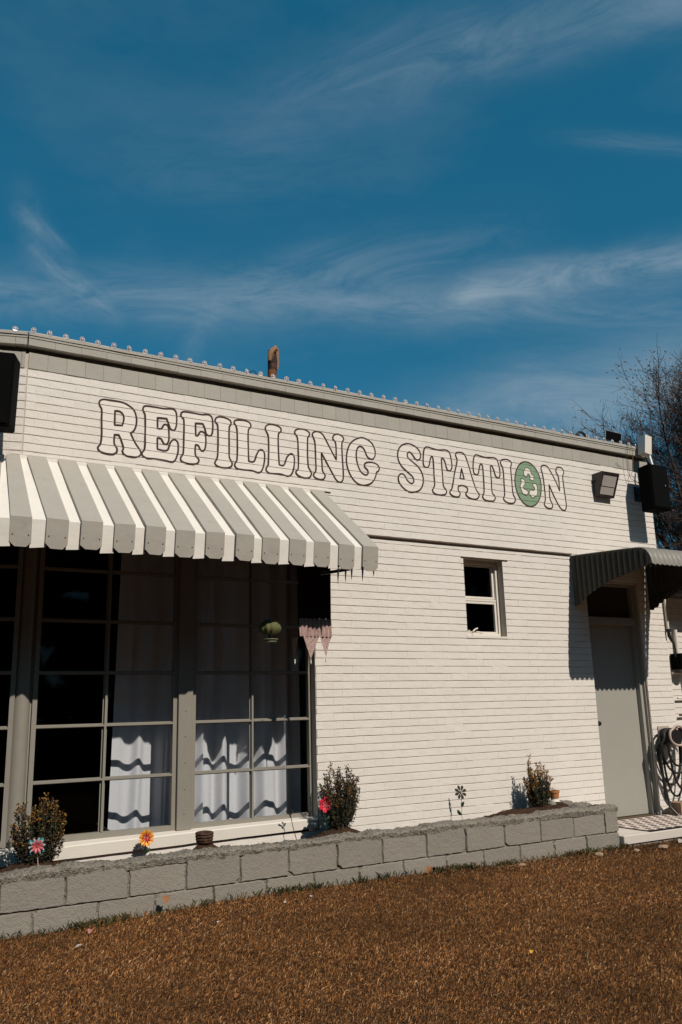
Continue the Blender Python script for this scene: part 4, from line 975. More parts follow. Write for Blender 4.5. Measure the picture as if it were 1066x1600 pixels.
SL = thing('loudspeaker', (0.80, -0.33, 3.4), 'black loudspeaker tilted downward on the front corner at the left edge above the striped awning', 'loudspeaker')
mt = Matrix.Translation((0.755, -0.30, 3.655)) @ Matrix.Rotation(R(-18), 4, 'Z') @ Matrix.Rotation(R(7), 4, 'X') @ Matrix.Rotation(R(2.2), 4, 'Y')
q = MB(); q.box(-0.17, 0.165, -0.13, 0.12, -0.285, 0.265, bev=0.012, mtx=mt); q.build('cabinet', m_plastic, SL)
q = MB(); q.box(-0.15, 0.145, -0.140, -0.131, -0.26, 0.24, bev=0.003, mtx=mt); q.build('grille', m_grille, SL)
q = MB(); q.tube([(0.80, -0.20, 3.60), (0.83, 0.04, 3.60)], 0.02, 8); q.build('bracket', m_dark, SL)

WL = thing('wall_light', (7.40, -0.08, 3.60), 'dark bronze wall floodlight with a ribbed glass lens beside the last sign letter', 'wall light')
m_bronze = mat('dark_bronze_housing', (0.035, 0.025, 0.022), 0.45, 0.45, var=0.2)
m_lens = mat('ribbed_lens_glass', (0.42, 0.375, 0.34), 0.18, 0.6, var=0.25, vscale=14)
def quadprism(q, face_b, face_f):
    q.add(list(face_b)+list(face_f), [(0, 3, 2, 1), (4, 5, 6, 7), (0, 1, 5, 4), (1, 2, 6, 5), (2, 3, 7, 6), (3, 0, 4, 7)])
q = MB()
quadprism(q, [(7.255, -0.003, 3.605), (7.520, -0.003, 3.605), (7.520, -0.003, 3.872), (7.255, -0.003, 3.872)], [(7.255, -0.045, 3.605), (7.520, -0.045, 3.605), (7.520, -0.160, 3.872), (7.255, -0.160, 3.872)])
q.box(7.235, 7.254, -0.03, -0.0035, 3.78, 3.80); q.build('housing', m_bronze, WL)
def onface(u, v, d):   # u along x, v up the sloping face
    a = Vector((7.255, -0.045, 3.605)); return a + Vector((0.265*u, 0, 0)) + Vector((0, -0.115, 0.267))*v + Vector((0, -0.918, -0.395))*d
q = MB()
for u0, u1, v0, v1 in ((0, 1, 0, 0.07), (0, 1, 0.90, 1), (0, 0.07, 0.07, 0.90), (0.93, 1, 0.07, 0.90)):
    quadprism(q, [onface(u0, v0, 0.001), onface(u1, v0, 0.001), onface(u1, v1, 0.001), onface(u0, v1, 0.001)], [onface(u0, v0, 0.014), onface(u1, v0, 0.014), onface(u1, v1, 0.014), onface(u0, v1, 0.014)])
q.build('lens_frame', m_bronze, WL)
for i, (v0, v1) in enumerate(((0.09, 0.40), (0.42, 0.885))):
    q = MB()
    quadprism(q, [onface(0.08, v0, 0.001), onface(0.92, v0, 0.001), onface(0.92, v1, 0.001), onface(0.08, v1, 0.001)], [onface(0.10, v0+.01, 0.011), onface(0.90, v0+.01, 0.011), onface(0.90, v1-.01, 0.008), onface(0.10, v1-.01, 0.008)])
    q.build('lens_rib', m_lens, WL)

# gutter hopper over the right speaker
GB = thing('gutter_box', (8.05, -0.12, 4.2), 'white metal gutter end tilted over the right loudspeaker with a short silver pipe', 'gutter')
mt = Matrix.Translation((8.055, -0.14, 4.285)) @ Matrix.Rotation(R(9), 4, 'Y')
q = MB(); q.box(-0.055, 0.055, -0.05, 0.05, -0.12, 0.12, bev=0.004, mtx=mt); q.build('downspout', m_trim, GB)
q = MB(); q.box(-0.068, -0.056, -0.055, 0.05, -0.12, 0.115, mtx=mt); q.build('folded_edge', m_trim, GB)
q = MB(); q.tube([(8.075, -0.16, 4.17), (8.085, -0.19, 3.98)], 0.022, 12); q.build('pipe', m_silver, GB, smooth=True)
q = MB(); q.tube([(8.02, -0.16, 4.13), (8.0, -0.2, 4.06), (8.05, -0.22, 3.99)], 0.012, 6); q.tube([(8.10, -0.12, 4.15), (8.15, -0.15, 4.05), (8.12, -0.2, 3.99)], 0.012, 6); q.build('cable', m_rub, GB)
m_wire = mat('tan_wire', (0.25, 0.15, 0.08), 0.6, 0.3)
def wire(pts, r, m, label, name='wire'):
    q = MB(); q.tube(pts, r, 5); return tag(q.build(name, m), label, 'wire')
wire([(7.895, -0.02, 4.33), (7.888, -0.08, 4.28), (7.90, -0.07, 4.15), (7.905, -0.05, 4.0), (7.86, -0.05, 3.93), (7.90, -0.09, 3.83), (7.95, -0.13, 3.80)], 0.0035, m_wire, 'tan wire looping down from the roof edge into the right loudspeaker')
wire([(7.835, -0.02, 4.32), (7.825, -0.08, 4.27), (7.80, -0.06, 4.1), (7.81, -0.05, 3.95), (7.84, -0.06, 3.87), (7.91, -0.12, 3.80)], 0.003, m_ledge, 'thin brown wire hanging left of the tan wire by the right loudspeaker')
wire([(7.66, -0.012, 4.06), (7.69, -0.014, 4.04), (7.72, -0.012, 4.035), (7.75, -0.014, 4.01)], 0.0022, m_ledge, 'short loose brown wire stuck on the grey band above the wall light')
wire([(2.98, 0.05, 4.285), (2.985, 0.05, 4.345), (3.01, 0.05, 4.372), (3.04, 0.05, 4.36), (3.05, 0.05, 4.33)], 0.004, m_dark, 'small curled black wire on the roof edge left of the rusty flue')

FL = thing('flue_pipe', (3.31, 0.28, 4.2), 'rusty metal flue pipe with a bent top sticking up from the roof', 'flue')
q = MB(); q.tube([(3.318, 0.28, 4.15), (3.318, 0.28, 4.40), (3.322, 0.28, 4.52)], [0.046, 0.044, 0.043], 16, caps=False); q.build('lower_pipe', m_rust, FL, smooth=True)
m_soot = mat('sooty_iron', (0.022, 0.018, 0.017), 0.8, 0.2, var=0.5, vscale=30, spots=(20, 0.5, 0.62, (0.16, 0.07, 0.035), 0.8))
q = MB(); q.tube([(3.322, 0.28, 4.515), (3.322, 0.28, 4.66), (3.325, 0.28, 4.72)], [0.044, 0.045, 0.042], 14); q.build('upper_pipe', m_soot, FL, smooth=True)
m_rag = mat('peeling_tan_wrap', (0.30, 0.17, 0.10), 0.9, 0.1, var=0.4, vscale=40, bump=0.006, bscale=70)
q = MB(); q.tube([(3.275, 0.245, 4.60), (3.28, 0.235, 4.66), (3.30, 0.235, 4.70), (3.335, 0.24, 4.735), (3.365, 0.25, 4.71)], [0.018, 0.026, 0.028, 0.030, 0.02], 9); q.tube([(3.352, 0.24, 4.70), (3.362, 0.24, 4.6), (3.358, 0.24, 4.52)], [0.02, 0.012, 0.010], 7); q.build('peeling_wrap', m_rag, FL, smooth=True)
q = MB(); q.tube([(3.16, 0.18, 4.29), (3.18, 0.18, 4.34), (3.22, 0.2, 4.36), (3.27, 0.22, 4.40), (3.29, 0.25, 4.36)], [0.028, 0.03, 0.022, 0.03, 0.02], 9); q.build('tar_lump', m_soot, FL, smooth=True)

PN = thing('solar_light', (8.0, 0.3, 4.3), 'dark flat solar panel in a thin frame standing on the roof near the right corner', 'solar light')
mt = Matrix.Translation((8.02, 0.30, 4.530)) @ Matrix.Rotation(R(2), 4, 'Y') @ Matrix.Rotation(R(8), 4, 'X')
q = MB(); q.box(-0.135, 0.135, -0.010, 0.010, -0.055, 0.055, mtx=mt); q.build('panel', m_plastic, PN)
q = MB()
for b_ in ((-0.143, -0.1355, -0.060, 0.060), (0.1355, 0.143, -0.060, 0.060), (-0.135, 0.135, 0.0555, 0.061)): q.box(b_[0], b_[1], -0.012, 0.012, b_[2], b_[3], mtx=mt)
q.build('frame', m_silver, PN)
q = MB(); q.tube([(7.95, 0.31, 4.15), (7.95, 0.31, 4.47)], 0.012, 6); q.tube([(8.09, 0.31, 4.15), (8.09, 0.31, 4.47)], 0.012, 6); q.build('leg', m_dark, PN)
q = MB(); pts = [(7.12, 0.05, 4.30), (7.13, 0.05, 4.36), (7.16, 0.05, 4.385), (7.21, 0.05, 4.388), (7.25, 0.05, 4.37), (7.262, 0.05, 4.34), (7.262, 0.05, 4.29)]
q.tube(pts, 0.016, 7); q.tube([(7.05, 0.05, 4.30), (7.11, 0.05, 4.335), (7.16, 0.05, 4.345)], 0.014, 6); tag(q.build('cable_loop', m_rub, smooth=True), 'thick black cable loop arching over the roof edge above the last sign letter', 'cable')
q = MB()
for i in range(26):
    x = 7.75+0.48*random.random(); z = 4.29+0.035*random.random(); L = rnd(0.02, 0.06); a = rnd(-0.6, 0.6)
    q.tube([(x, 0.03, z), (x+L*math.cos(a), 0.03, z+L*math.sin(a)*0.6)], rnd(0.004, 0.010), 5)
tag(q.build('roof_debris', m_dark), 'scattered dark twigs and scraps along the roof edge by the solar panel', kind='stuff')

# string lights: clear plastic clip-on bulbs on a thin wire
def bulb_mesh():
    q = MB(); pts = []
    for i in range(9):
        a = math.pi*(1.08-1.16*i/8); pts.append((0.017*math.cos(a), 0, 0.022+0.018*math.sin(a)))
    q.tube([(-0.016, 0, 0.0)]+pts+[(0.016, 0, 0.0)], 0.0042, 5)
    q.lathe([(0.004, 0.004), (0.010, 0.012), (0.011, 0.022), (0.006, 0.031)], (0, -0.004, 0), 8)
    q.box(-0.013, 0.013, -0.008, 0.008, -0.004, 0.005)
    return q
m_bulb = mat('milky_clear_plastic', (0.48, 0.42, 0.40), 0.3, 0.5, var=0.3, vscale=120)
bme = [bulb_mesh().mesh('string_light', m_bulb, smooth=True)]
x = 0.925; i = 0
while x < 8.1:
    if not (7.05 < x < 7.15):
        y, z = (-0.052, 4.2885) if x > 1.04 else (-0.02, 4.2885)
        o = inst(bme[0], 'string_light', (x, y, z+0.002*nz((x*5, 0, 0))), rot=(R(rnd(-10, 6)), R(rnd(-14, 14)), R(rnd(-25, 25))))
        tag(o, 'small clear plastic clip light standing in the row along the roof edge', 'string light', 'clip lights along the roof edge')
    x += 0.1335 + rnd(-0.007, 0.007); i += 1
q = MB(); q.tube([(0.80, 0.02, 4.2905)]+[(1.03+i*0.2, -0.047+0.002*math.sin(i*2), 4.2905+0.002*math.sin(i)) for i in range(36)], 0.0024, 4)
tag(q.build('light_cable', m_trim), 'thin pale cable of the clip lights running along the roof edge', 'cable')

# ================================================================ RIGHT END: pipes, meter, hose
PP = thing('conduit', (8.24, -0.02, 1.6), 'thin painted conduit running down the seam at the right end of the shop wall', 'conduit')
q = MB(); q.tube([(8.225, -0.03, 2.62), (8.225, -0.03, 2.10)], 0.016, 10); q.build('upper_pipe', m_trim, PP, smooth=True)
q = MB(); q.tube([(8.225, -0.032, 2.12), (8.23, -0.032, 2.04), (8.26, -0.03, 1.99), (8.295, -0.03, 1.96), (8.31, -0.03, 1.88), (8.30, -0.03, 1.80)], [0.02, 0.02, 0.016, 0.012, 0.009, 0.009], 8); q.build('elbow', m_rub, PP, smooth=True)
q = MB(); q.tube([(8.236, 0.03, 2.0), (8.236, 0.03, 0.3)], 0.010, 8); q.build('lower_pipe', m_trim, PP, smooth=True)
MT = thing('meter_box', (8.40, -0.02, 1.7), 'grey electric meter with a round glass face on the lean-to wall beside the conduit', 'meter')
q = MB(); q.box(8.32, 8.52, -0.09, 0.065, 1.66, 1.84, bev=0.008); q.build('box', m_plastic, MT)
q = MB(); q.lathe([(0.065, 0), (0.065, 0.05), (0.045, 0.065), (0.01, 0.07)], n=18); q.v = [(v[0]+8.42, -0.09-v[2], v[1]+1.75) for v in q.v]; q.build('glass_dome', m_silver, MT, smooth=True)
q = MB(); q.tube([(8.42, 0.03, 1.84), (8.42, 0.03, 2.12)], 0.022, 10); q.build('riser_pipe', m_trim, MT, smooth=True)
q = MB(); q.tube([(8.30, 0.04, 1.62), (8.60, 0.04, 1.625)], 0.014, 8); q.tube([(8.48, 0.03, 1.62), (8.50, 0.03, 1.2)], 0.018, 8); q.build('side_pipe', m_trim, MT, smooth=True)
for z in (1.335, 1.145, 0.96):
    q = MB(); q.tube([(8.33, 0.03, z), (8.95, 0.03, z)], 0.011, 8)
    tag(q.build('pipe', m_trim if z > 1.2 else m_ledge, smooth=True), {1.335: 'upper white horizontal pipe on the lean-to wall below the meter', 1.145: 'middle dark horizontal pipe on the lean-to wall below the meter', 0.96: 'lowest dark horizontal pipe on the lean-to wall behind the hose'}[z], 'pipe')
HR = thing('hose_hanger', (8.03, -0.1, 1.0), 'tan oval metal hose hanger on the white wall right of the door', 'hose hanger')
q = MB(); cx, cz = 7.985, 0.935
q.tube([(cx+0.14*math.cos(a)*(1 if math.sin(a) < 0.5 else 0.75), -0.20, cz+0.105*math.sin(a)) for a in [i*math.pi*2/24 for i in range(25)]], 0.013, 8); q.build('front_hoop', m_tan, HR, smooth=True)
q = MB(); q.lathe([(0.085, 0), (0.085, 0.18)], n=18); q.v = [(v[0]+cx, -0.004-v[2], v[1]+cz-0.015) for v in q.v]; q.build('drum', m_dark, HR, smooth=True)
q = MB(); q.box(cx-0.015, cx+0.015, -0.19, -0.18, cz+0.06, cz+0.105); q.box(cx-0.09, cx+0.09, -0.012, -0.0035, cz-0.12, cz+0.1); q.build('bracket', m_tan, HR)
HO = thing('garden_hose', (8.0, -0.1, 0.6), 'black garden hose looped over the tan hanger and trailing to the step', 'hose')
for k, (w, d, yy, px_) in enumerate(((0.20, 0.50, -0.07, -0.03), (0.17, 0.62, -0.10, -0.01), (0.24, 0.38, -0.13, 0.02), (0.15, 0.30, -0.16, 0.0), (0.22, 0.56, -0.17, 0.06))):
    q = MB(); pts = []
    for i in range(33):
        a = 2*math.pi*i/32; zz = math.sin(a)
        pts.append((cx+px_+w*math.cos(a)*(1.0 if zz < 0 else 0.75), yy+0.01*math.cos(3*a), cz-0.02+(0.09 if zz > 0 else d)*zz))
    q.tube(pts, 0.012, 7); q.build('hose_loop', m_rub, HO, smooth=True)
q = MB(); q.tube([(7.80, -0.09, 0.92), (7.775, -0.10, 0.75), (7.79, -0.10, 0.5), (7.80, -0.12, 0.3), (7.80, -0.14, 0.20), (7.83, -0.2, 0.125), (7.95, -0.28, 0.12), (8.2, -0.3, 0.12)], 0.013, 7); q.build('hose_tail', m_rub, HO, smooth=True)
q = MB(); q.tube([(7.82, -0.07, 0.95), (7.80, -0.06, 0.8), (7.82, -0.07, 0.55), (7.81, -0.08, 0.28), (7.86, -0.10, 0.24)], 0.012, 7); q.build('hose_tail', m_rub, HO, smooth=True)
q = MB(); q.prism([(7.835, -0.10), (7.845, -0.24), (7.99, -0.20), (7.98, -0.06)], 'z', 0.110, 0.245); tag(q.build('loose_brick', m_stone), 'tan stone block standing on the step below the hose', 'block')
q = MB(); q.box(8.02, 8.20, -0.16, -0.05, 0.109, 0.24, bev=0.01); tag(q.build('valve_box', m_dark), 'dark valve box on the step behind the tan stone block', 'box')

# woven mat on the step: light ground with dark zigzag bars
MTT = thing('door_mat', (7.6, -0.45, 0.11), 'woven door mat with a dark and white diamond pattern on the step', 'door mat')
q = MB(); q.box(6.72, 8.9, -0.765, -0.05, 0.1085, 0.114); q.build('mat_backing', m_rub, MTT)
m_matw = mat('pale_woven_mat', (0.56, 0.46, 0.40), 0.95, 0.1, var=0.15, vscale=60)
m_matd = mat('dark_woven_mat', (0.035, 0.028, 0.028), 0.95, 0.1, var=0.3, vscale=60)
q = MB(); q.box(6.735, 8.88, -0.75, -0.065, 0.1145, 0.1175); q.build('pale_weave', m_matw, MTT)
q = MB(); sx, sy = 0.125, 0.105
for i in range(18):
    for j in range(8):
        x = 6.78+i*sx+(sx/2 if j % 2 else 0); y = -0.735+j*sy*0.84
        if x+0.052 > 8.87: continue
        w, h = 0.052, 0.044
        q.add([(x-w, y+h*0.1, 0.1185), (x, y-h*0.6, 0.1185), (x+w, y+h*0.1, 0.1185), (x, y+h*0.8, 0.1185)], [(0, 1, 2, 3)])
dk = q.build('dark_diamond', m_matd, MTT); dk['kind'] = 'stuff'
q = MB(); q.box(6.715, 8.91, -0.780, -0.767, 0.1085, 0.122); q.build('front_edge', m_rub, MTT)

# ================================================================ PLANTER THINGS
def shrub(cx, cy, h, w, ns, seed, label, gold=0.35, dense=1.0, sprigs=()):
    rr = random.Random(seed); z0 = soil_h(cx, cy)-0.02
    T = thing('shrub', (cx, cy, z0), label, 'shrub'); st = MB(); lf = MB()
    stems = []
    for i in range(ns):
        a = rr.uniform(0, 2*math.pi); r = math.sqrt(rr.random()); hh = h*(rr.uniform(0.48, 0.97) - 0.26*r*r)
        tip = Vector((cx+w*r*math.cos(a), cy+0.55*w*r*math.sin(a), z0+hh)); stems.append((tip, rr.uniform(0.5, 1)))
    for (dx, hh) in sprigs: stems.append((Vector((cx+dx, cy+rr.uniform(-.04, .04), z0+hh)), 1.0))
    for tip, gg in stems:
        b = Vector((cx+rr.uniform(-.04, .04), cy+rr.uniform(-.04, .04), z0)); mid = b.lerp(tip, 0.45)+Vector((rr.uniform(-.02, .02), rr.uniform(-.02, .02), 0.0)); mid += (tip-b)*0.0 + Vector(((tip.x-cx)*0.18, (tip.y-cy)*0.18, -0.03))
        pts = [b, b.lerp(mid, 0.55), mid, mid.lerp(tip, 0.5)+Vector((rr.uniform(-.01, .01), 0, 0)), tip]
        st.tube(pts, [0.004, 0.0035, 0.003, 0.0022, 0.0012], 4, caps=False)
        n = int(120*dense)
        for k in range(n):
            t = 1-(rr.random()**1.25)*0.86; seg = min(3, int(t*4)); p = pts[seg].lerp(pts[seg+1], t*4-seg)
            spread = 0.015*(1.2-t) + 0.0035
            p = p+Vector((rr.gauss(0, spread), rr.gauss(0, spread), rr.gauss(0, spread*0.7)))
            d = Vector((rr.gauss(0, 1), rr.gauss(0, 1), rr.uniform(0.2, 1.6))).normalized(); s = d.orthogonal().normalized()
            s = (s*math.cos(rr.uniform(0, 6.28))+d.cross(s)*math.sin(rr.uniform(0, 6.28))).normalized()
            L = rr.uniform(0.011, 0.021); W_ = L*0.34
            if t > 0.86 and rr.random() < gold*gg*1.6: c = rr.choice([(0.34, 0.17, 0.03), (0.27, 0.115, 0.022), (0.36, 0.23, 0.05), (0.20, 0.08, 0.02)])
            elif rr.random() < 0.03+gold*0.05: c = rr.choice([(0.17, 0.10, 0.025), (0.12, 0.055, 0.02), (0.10, 0.095, 0.03)])
            else: c = rr.choice([(0.020, 0.028, 0.012), (0.032, 0.040, 0.016), (0.014, 0.018, 0.010), (0.045, 0.04, 0.018), (0.03, 0.018, 0.011)])
            nrm_ = d.cross(s)*L*0.12
            lf.add([p, p+d*L*0.5+s*W_+nrm_, p+d*L, p+d*L*0.5-s*W_+nrm_], [(0, 1, 2, 3)], c)
    st.build('stem', m_bark, T); lf.build('foliage', m_leaf, T); return T
shrub(1.255, -0.26, 0.475, 0.185, 62, 11, 'dark green shrub with sparse golden tips growing by the round column at the left', 0.42, 1.0,
      ((-0.14, 0.40), (-0.12, 0.36), (0.045, 0.455), (0.06, 0.41), (-0.03, 0.37), (0.15, 0.33), (-0.16, 0.26)))
shrub(3.672, -0.22, 0.54, 0.195, 70, 22, 'bushy dark shrub with bronze tips right of the shop window beside the red flower', 0.25, 1.0,
      ((-0.07, 0.53), (-0.045, 0.47), (0.06, 0.50), (0.075, 0.44), (0.14, 0.37), (0.18, 0.30), (-0.125, 0.42), (0.0, 0.45), (0.12, 0.45), (-0.09, 0.46)))
shrub(5.881, -0.20, 0.46, 0.16, 52, 33, 'golden tipped upright shrub near the right end of the planter beside the terracotta pot', 0.75, 1.0,
      ((-0.10, 0.50), (-0.085, 0.44), (0.04, 0.42), (0.12, 0.39), (0.13, 0.34), (-0.02, 0.35), (0.16, 0.27)))
def amat(name, c, **k): return mat(name, c, 0.5, 0.4, **k)
m_stakeg = amat('dark_green_enamel', (0.02, 0.06, 0.022)); m_stakeb = amat('dark_metal', (0.03, 0.025, 0.022))
m_red = amat('red_enamel', (0.55, 0.02, 0.04)); m_pink = amat('pink_enamel', (0.50, 0.10, 0.12)); m_or = amat('orange_enamel', (0.70, 0.20, 0.02)); m_yel = amat('yellow_enamel', (0.75, 0.45, 0.06))
m_teal = amat('teal_enamel', (0.03, 0.22, 0.25)); m_wht = amat('pale_blue_enamel', (0.30, 0.36, 0.40)); m_greym = amat('grey_brown_metal', (0.10, 0.085, 0.07)); m_dred = amat('dark_red_enamel', (0.30, 0.03, 0.02))
def petal(q, c, ang, r0, r1, w, tilt, n=5, notch=0.0):
    # flat petal in the plane facing the camera side (-y), slightly cupped
    d = Vector((math.cos(ang), 0, math.sin(ang))); s = Vector((-math.sin(ang), 0, math.cos(ang))); vs = []
    for i in range(n+1):
        t = i/n; ww = w*math.sin(math.pi*min(1, 0.12+t*0.80))**0.7*(0.35+0.75*t); rr_ = r0+(r1-r0)*t; y = -tilt*math.sin(t*1.6)*r1
        p = Vector(c)+d*rr_+Vector((0, y, 0)); vs += [p-s*ww, p+Vector((0, -0.002, 0)), p+s*ww]
    th = Vector((0, 0.0015, 0)); k = len(vs); vs += [v+th for v in vs]
    fs = [(i*3+j, i*3+3+j, i*3+4+j, i*3+1+j) for i in range(n) for j in range(2)]; q.add(vs, fs+[(a+k, d_+k, c_+k, b+k) for a, b, c_, d_ in fs])
def flower(name, c, base, R_, npet, layers, stake, leafs, label, centre, cm):
    T = thing(name, (base[0], base[1], base[2]), label, 'garden stake')
    for (m, r0, r1, w, n_, off, tilt, dy) in layers:
        for i in range(n_):
            q = MB(); petal(q, (c[0], c[1]+dy, c[2]), off+2*math.pi*i/n_, r0, r1, w, tilt); q.build('petal', m, T, smooth=True)
    q = MB(); q.lathe([(centre, 0), (centre*0.8, centre*0.5), (centre*0.2, centre*0.8)], n=10); q.v = [(v[0]+c[0], c[1]-0.006-v[2], v[1]+c[2]) for v in q.v]; q.build('flower_centre', cm, T, smooth=True)
    q = MB(); q.tube([(base[0], base[1], base[2]-0.05), ((base[0]+c[0])/2, base[1], (base[2]+c[2])/2), (c[0], c[1]+0.008, c[2])], 0.0028, 6); q.build('stake', stake, T)
    for (z, sgn, L) in leafs:
        q = MB(); x = base[0]+(c[0]-base[0])*(z-base[2])/(c[2]-base[2]); y = base[1]; a = R(52)
        d = Vector((sgn*math.cos(a), -0.15, math.sin(a))).normalized(); s = Vector((-sgn*math.sin(a), 0, math.cos(a))); vs = []
        for i in range(7):
            t = i/6; ww = L*0.24*math.sin(math.pi*t)**0.8+0.0005; p = Vector((x, y, z))+d*L*t+Vector((0, -0.012*math.sin(t*3), 0)); vs += [p-s*ww, p+Vector((0, -0.002, 0)), p+s*ww]
        q.add(vs, [(i*3+j, i*3+3+j, i*3+4+j, i*3+1+j) for i in range(6) for j in range(2)]); q.build('leaf', m_stakeg, T, smooth=True)
    return T
sz = 0.33
flower('flower_stake', (1.176, -0.66, 0.505), (1.205, -0.64, 0.33), .05, 9, [(m_wht, 0.012, 0.052, 0.009, 10, 0.1, 0.2, 0.004), (m_teal, 0.02, 0.060, 0.011, 4, 0.9, 0.1, 0.007), (m_pink, 0.006, 0.040, 0.009, 9, 0.3, 0.4, -0.004)], m_tan, [], 'multicoloured metal pinwheel flower in front of the left shrub', 0.009, m_dred)
flower('flower_stake', (2.066, -0.10, 0.414), (2.066, -0.10, 0.27), .05, 9, [(m_or, 0.008, 0.058, 0.012, 9, 0.2, 0.35, 0.0), (m_yel, 0.02, 0.060, 0.008, 9, 0.55, 0.3, -0.004), (m_red, 0.004, 0.034, 0.005, 9, 0.2, 0.5, -0.006)], m_stakeg, [(0.305, 1, 0.05)], 'orange and yellow metal flower standing before the window sill', 0.007, m_dred)
flower('flower_stake', (3.512, -0.24, 0.552), (3.53, -0.24, 0.27), .05, 6, [(m_red, 0.006, 0.062, 0.026, 6, 0.4, 0.35, 0.0), (m_pink, 0.004, 0.026, 0.010, 5, 0.1, 0.3, -0.008)], m_stakeg, [(0.42, 1, 0.055), (0.38, -1, 0.04)], 'red metal flower with broad petals left of the bushy shrub', 0.007, m_pink)
flower('flower_stake', (4.997, -0.14, 0.541), (4.997, -0.14, 0.27), .05, 8, [(m_greym, 0.014, 0.062, 0.017, 8, 0.39, 0.05, 0.0)], m_tan, [(0.412, 1, 0.064), (0.339, -1, 0.064)], 'dull grey metal daisy with two dark green leaves on bare brick', 0.012, m_greym).rotation_euler = (0, 0, R(-68))
TS = thing('flower_stake', (3.31, -0.12, 0.27), 'thin black metal bud stake leaning before the window sill', 'garden stake')
q = MB(); q.tube([(3.322, -0.12, 0.26), (3.282, -0.12, 0.394), (3.256, -0.12, 0.504)], 0.003, 6); q.build('stake', m_stakeb, TS)
for (dx, dz, a) in ((0, 0, 1.9), (0.004, 0.02, 1.2), (-0.012, 0.025, 2.4), (0.0, 0.035, 1.7)):
    q = MB(); petal(q, (3.260+dx, -0.122, 0.46+dz), a, 0.0, 0.045, 0.009, 0.3); q.build('bud_petal', m_stakeb, TS, smooth=True)
# rusty cap with crumbs
RC = thing('rusty_pot', (2.482, -0.22, 0.34), 'rusty ribbed metal pot sitting on dark debris before the window sill', 'pot')
zb = 0.352
q = MB(); q.lathe([(0.058, 0), (0.063, 0.012), (0.060, 0.016), (0.067, 0.026), (0.063, 0.034), (0.070, 0.046), (0.066, 0.056), (0.071, 0.066), (0.067, 0.076), (0.05, 0.083), (0.02, 0.080)], (2.482, -0.22, zb), 26)
q.v = [(x+0.003*nz((x*30, y*30, z*30)), y, z+0.003*nz((x*20, y*20, 5))) for x, y, z in q.v]; q.build('pot_body', m_drust, RC, smooth=True)
q = MB(); rr = random.Random(4)
for i in range(420):
    a = rr.uniform(0, 6.28); r = abs(rr.gauss(0, 0.10)); x, y = 2.485+r*math.cos(a)*1.2, -0.23+0.5*r*math.sin(a); z = soil_h(x, y)+0.0; s_ = rr.uniform(0.003, 0.009)
    q.add([(x-s_, y, z-s_), (x+s_, y-s_*.5, z-s_), (x, y+s_, z-s_), (x+rr.uniform(-.3, .3)*s_, y, z+s_)], [(0, 1, 3), (1, 2, 3), (2, 0, 3), (0, 2, 1)])
tag(q.build('soil_crumbs', m_drust), 'rusty crumbs heaped round the ribbed metal pot', kind='stuff')
TP = thing('terracotta_pot', (6.07, -0.22, 0.40), 'small orange terracotta pot on a white base at the right end of the planter', 'pot')
zt = 0.390
q = MB(); q.lathe([(0.040, 0.03), (0.047, 0.078), (0.052, 0.080), (0.053, 0.10), (0.046, 0.10), (0.043, 0.088)], (6.07, -0.22, zt), 20); q.build('pot_body', m_terra, TP, smooth=True)
q = MB(); q.lathe([(0.050, 0.0), (0.042, 0.008), (0.036, 0.022), (0.040, 0.029)], (6.07, -0.22, zt), 18); q.build('pot_base', m_trim, TP, smooth=True)
q = MB(); rr = random.Random(8)
for i in range(10): a = rr.uniform(0, 6.28); q.tube([(6.07, -0.22, zt+0.085), (6.07+0.03*math.cos(a), -0.22+0.03*math.sin(a), zt+0.10+0.03*rr.random())], 0.0015, 4)
q.build('dead_stem', m_bark, TP)
q = MB(); rr = random.Random(15)
def rockmesh(q, c, s, seed, flat=0.6):
    bm = bmesh.new(); bmesh.ops.create_icosphere(bm, subdivisions=2, radius=1)
    vs = []
    for v in bm.verts:
        d = v.co.normalized(); k = 1+0.35*nz((d.x*1.5+seed, d.y*1.5, d.z*1.5)); vs.append((c[0]+d.x*s*k, c[1]+d.y*s*k*0.8, c[2]+d.z*s*k*flat))
    bm.verts.index_update(); q.add(vs, [tuple(v.index for v in f.verts) for f in bm.faces]); bm.free()
rockmesh(q, (5.995, -0.26, 0.365), 0.05, 3, 0.7); tag(q.build('stone', m_block, smooth=True), 'pale grey stone on the soil between the golden shrub and the terracotta pot', 'stone')

# ================================================================ LITTER ON THE LAWN
def leaf_obj(x, y, s, rot, m, label, curl=0.3):
    q = MB(); vs = []; z0 = ground_h(x, y)+0.022
    for i in range(7):
        t = i/6; w = s*0.36*math.sin(math.pi*(0.08+0.9*t))**0.7; a = curl*math.sin(t*3)*s
        for k in (-1, 0, 1):
            u, v = (t-0.5)*s, k*w; vs.append((x+u*math.cos(rot)-v*math.sin(rot), y+u*math.sin(rot)+v*math.cos(rot), z0+a+abs(k)*w*curl))
    q.add(vs, [(i*3+j, i*3+3+j, i*3+4+j, i*3+1+j) for i in range(6) for j in range(2)])
    return tag(q.build('fallen_leaf', m, smooth=True), label, 'leaf')
m_l1 = mat('yellow_leaf', (0.62, 0.34, 0.05), 0.7, 0.2, var=0.2, vscale=50); m_l2 = mat('orange_brown_leaf', (0.27, 0.11, 0.04), 0.8, 0.2, var=0.3, vscale=50); m_l3 = mat('pink_petal', (0.38, 0.16, 0.13), 0.7, 0.2); m_l4 = mat('pale_leaf', (0.42, 0.36, 0.33), 0.8, 0.2, var=0.3, vscale=50)
leaf_obj(3.29, -2.88, 0.032, 0.6, m_l1, 'small yellow leaf alone in the middle of the lawn')
leaf_obj(4.89, -2.32, 0.04, 0.2, m_l2, 'orange leaf on the dark patch of lawn at the right', 0.2)
leaf_obj(4.10, -0.87, 0.09, 0.3, m_l2, 'curled orange brown leaf lying at the foot of the block wall in the middle', 0.4)
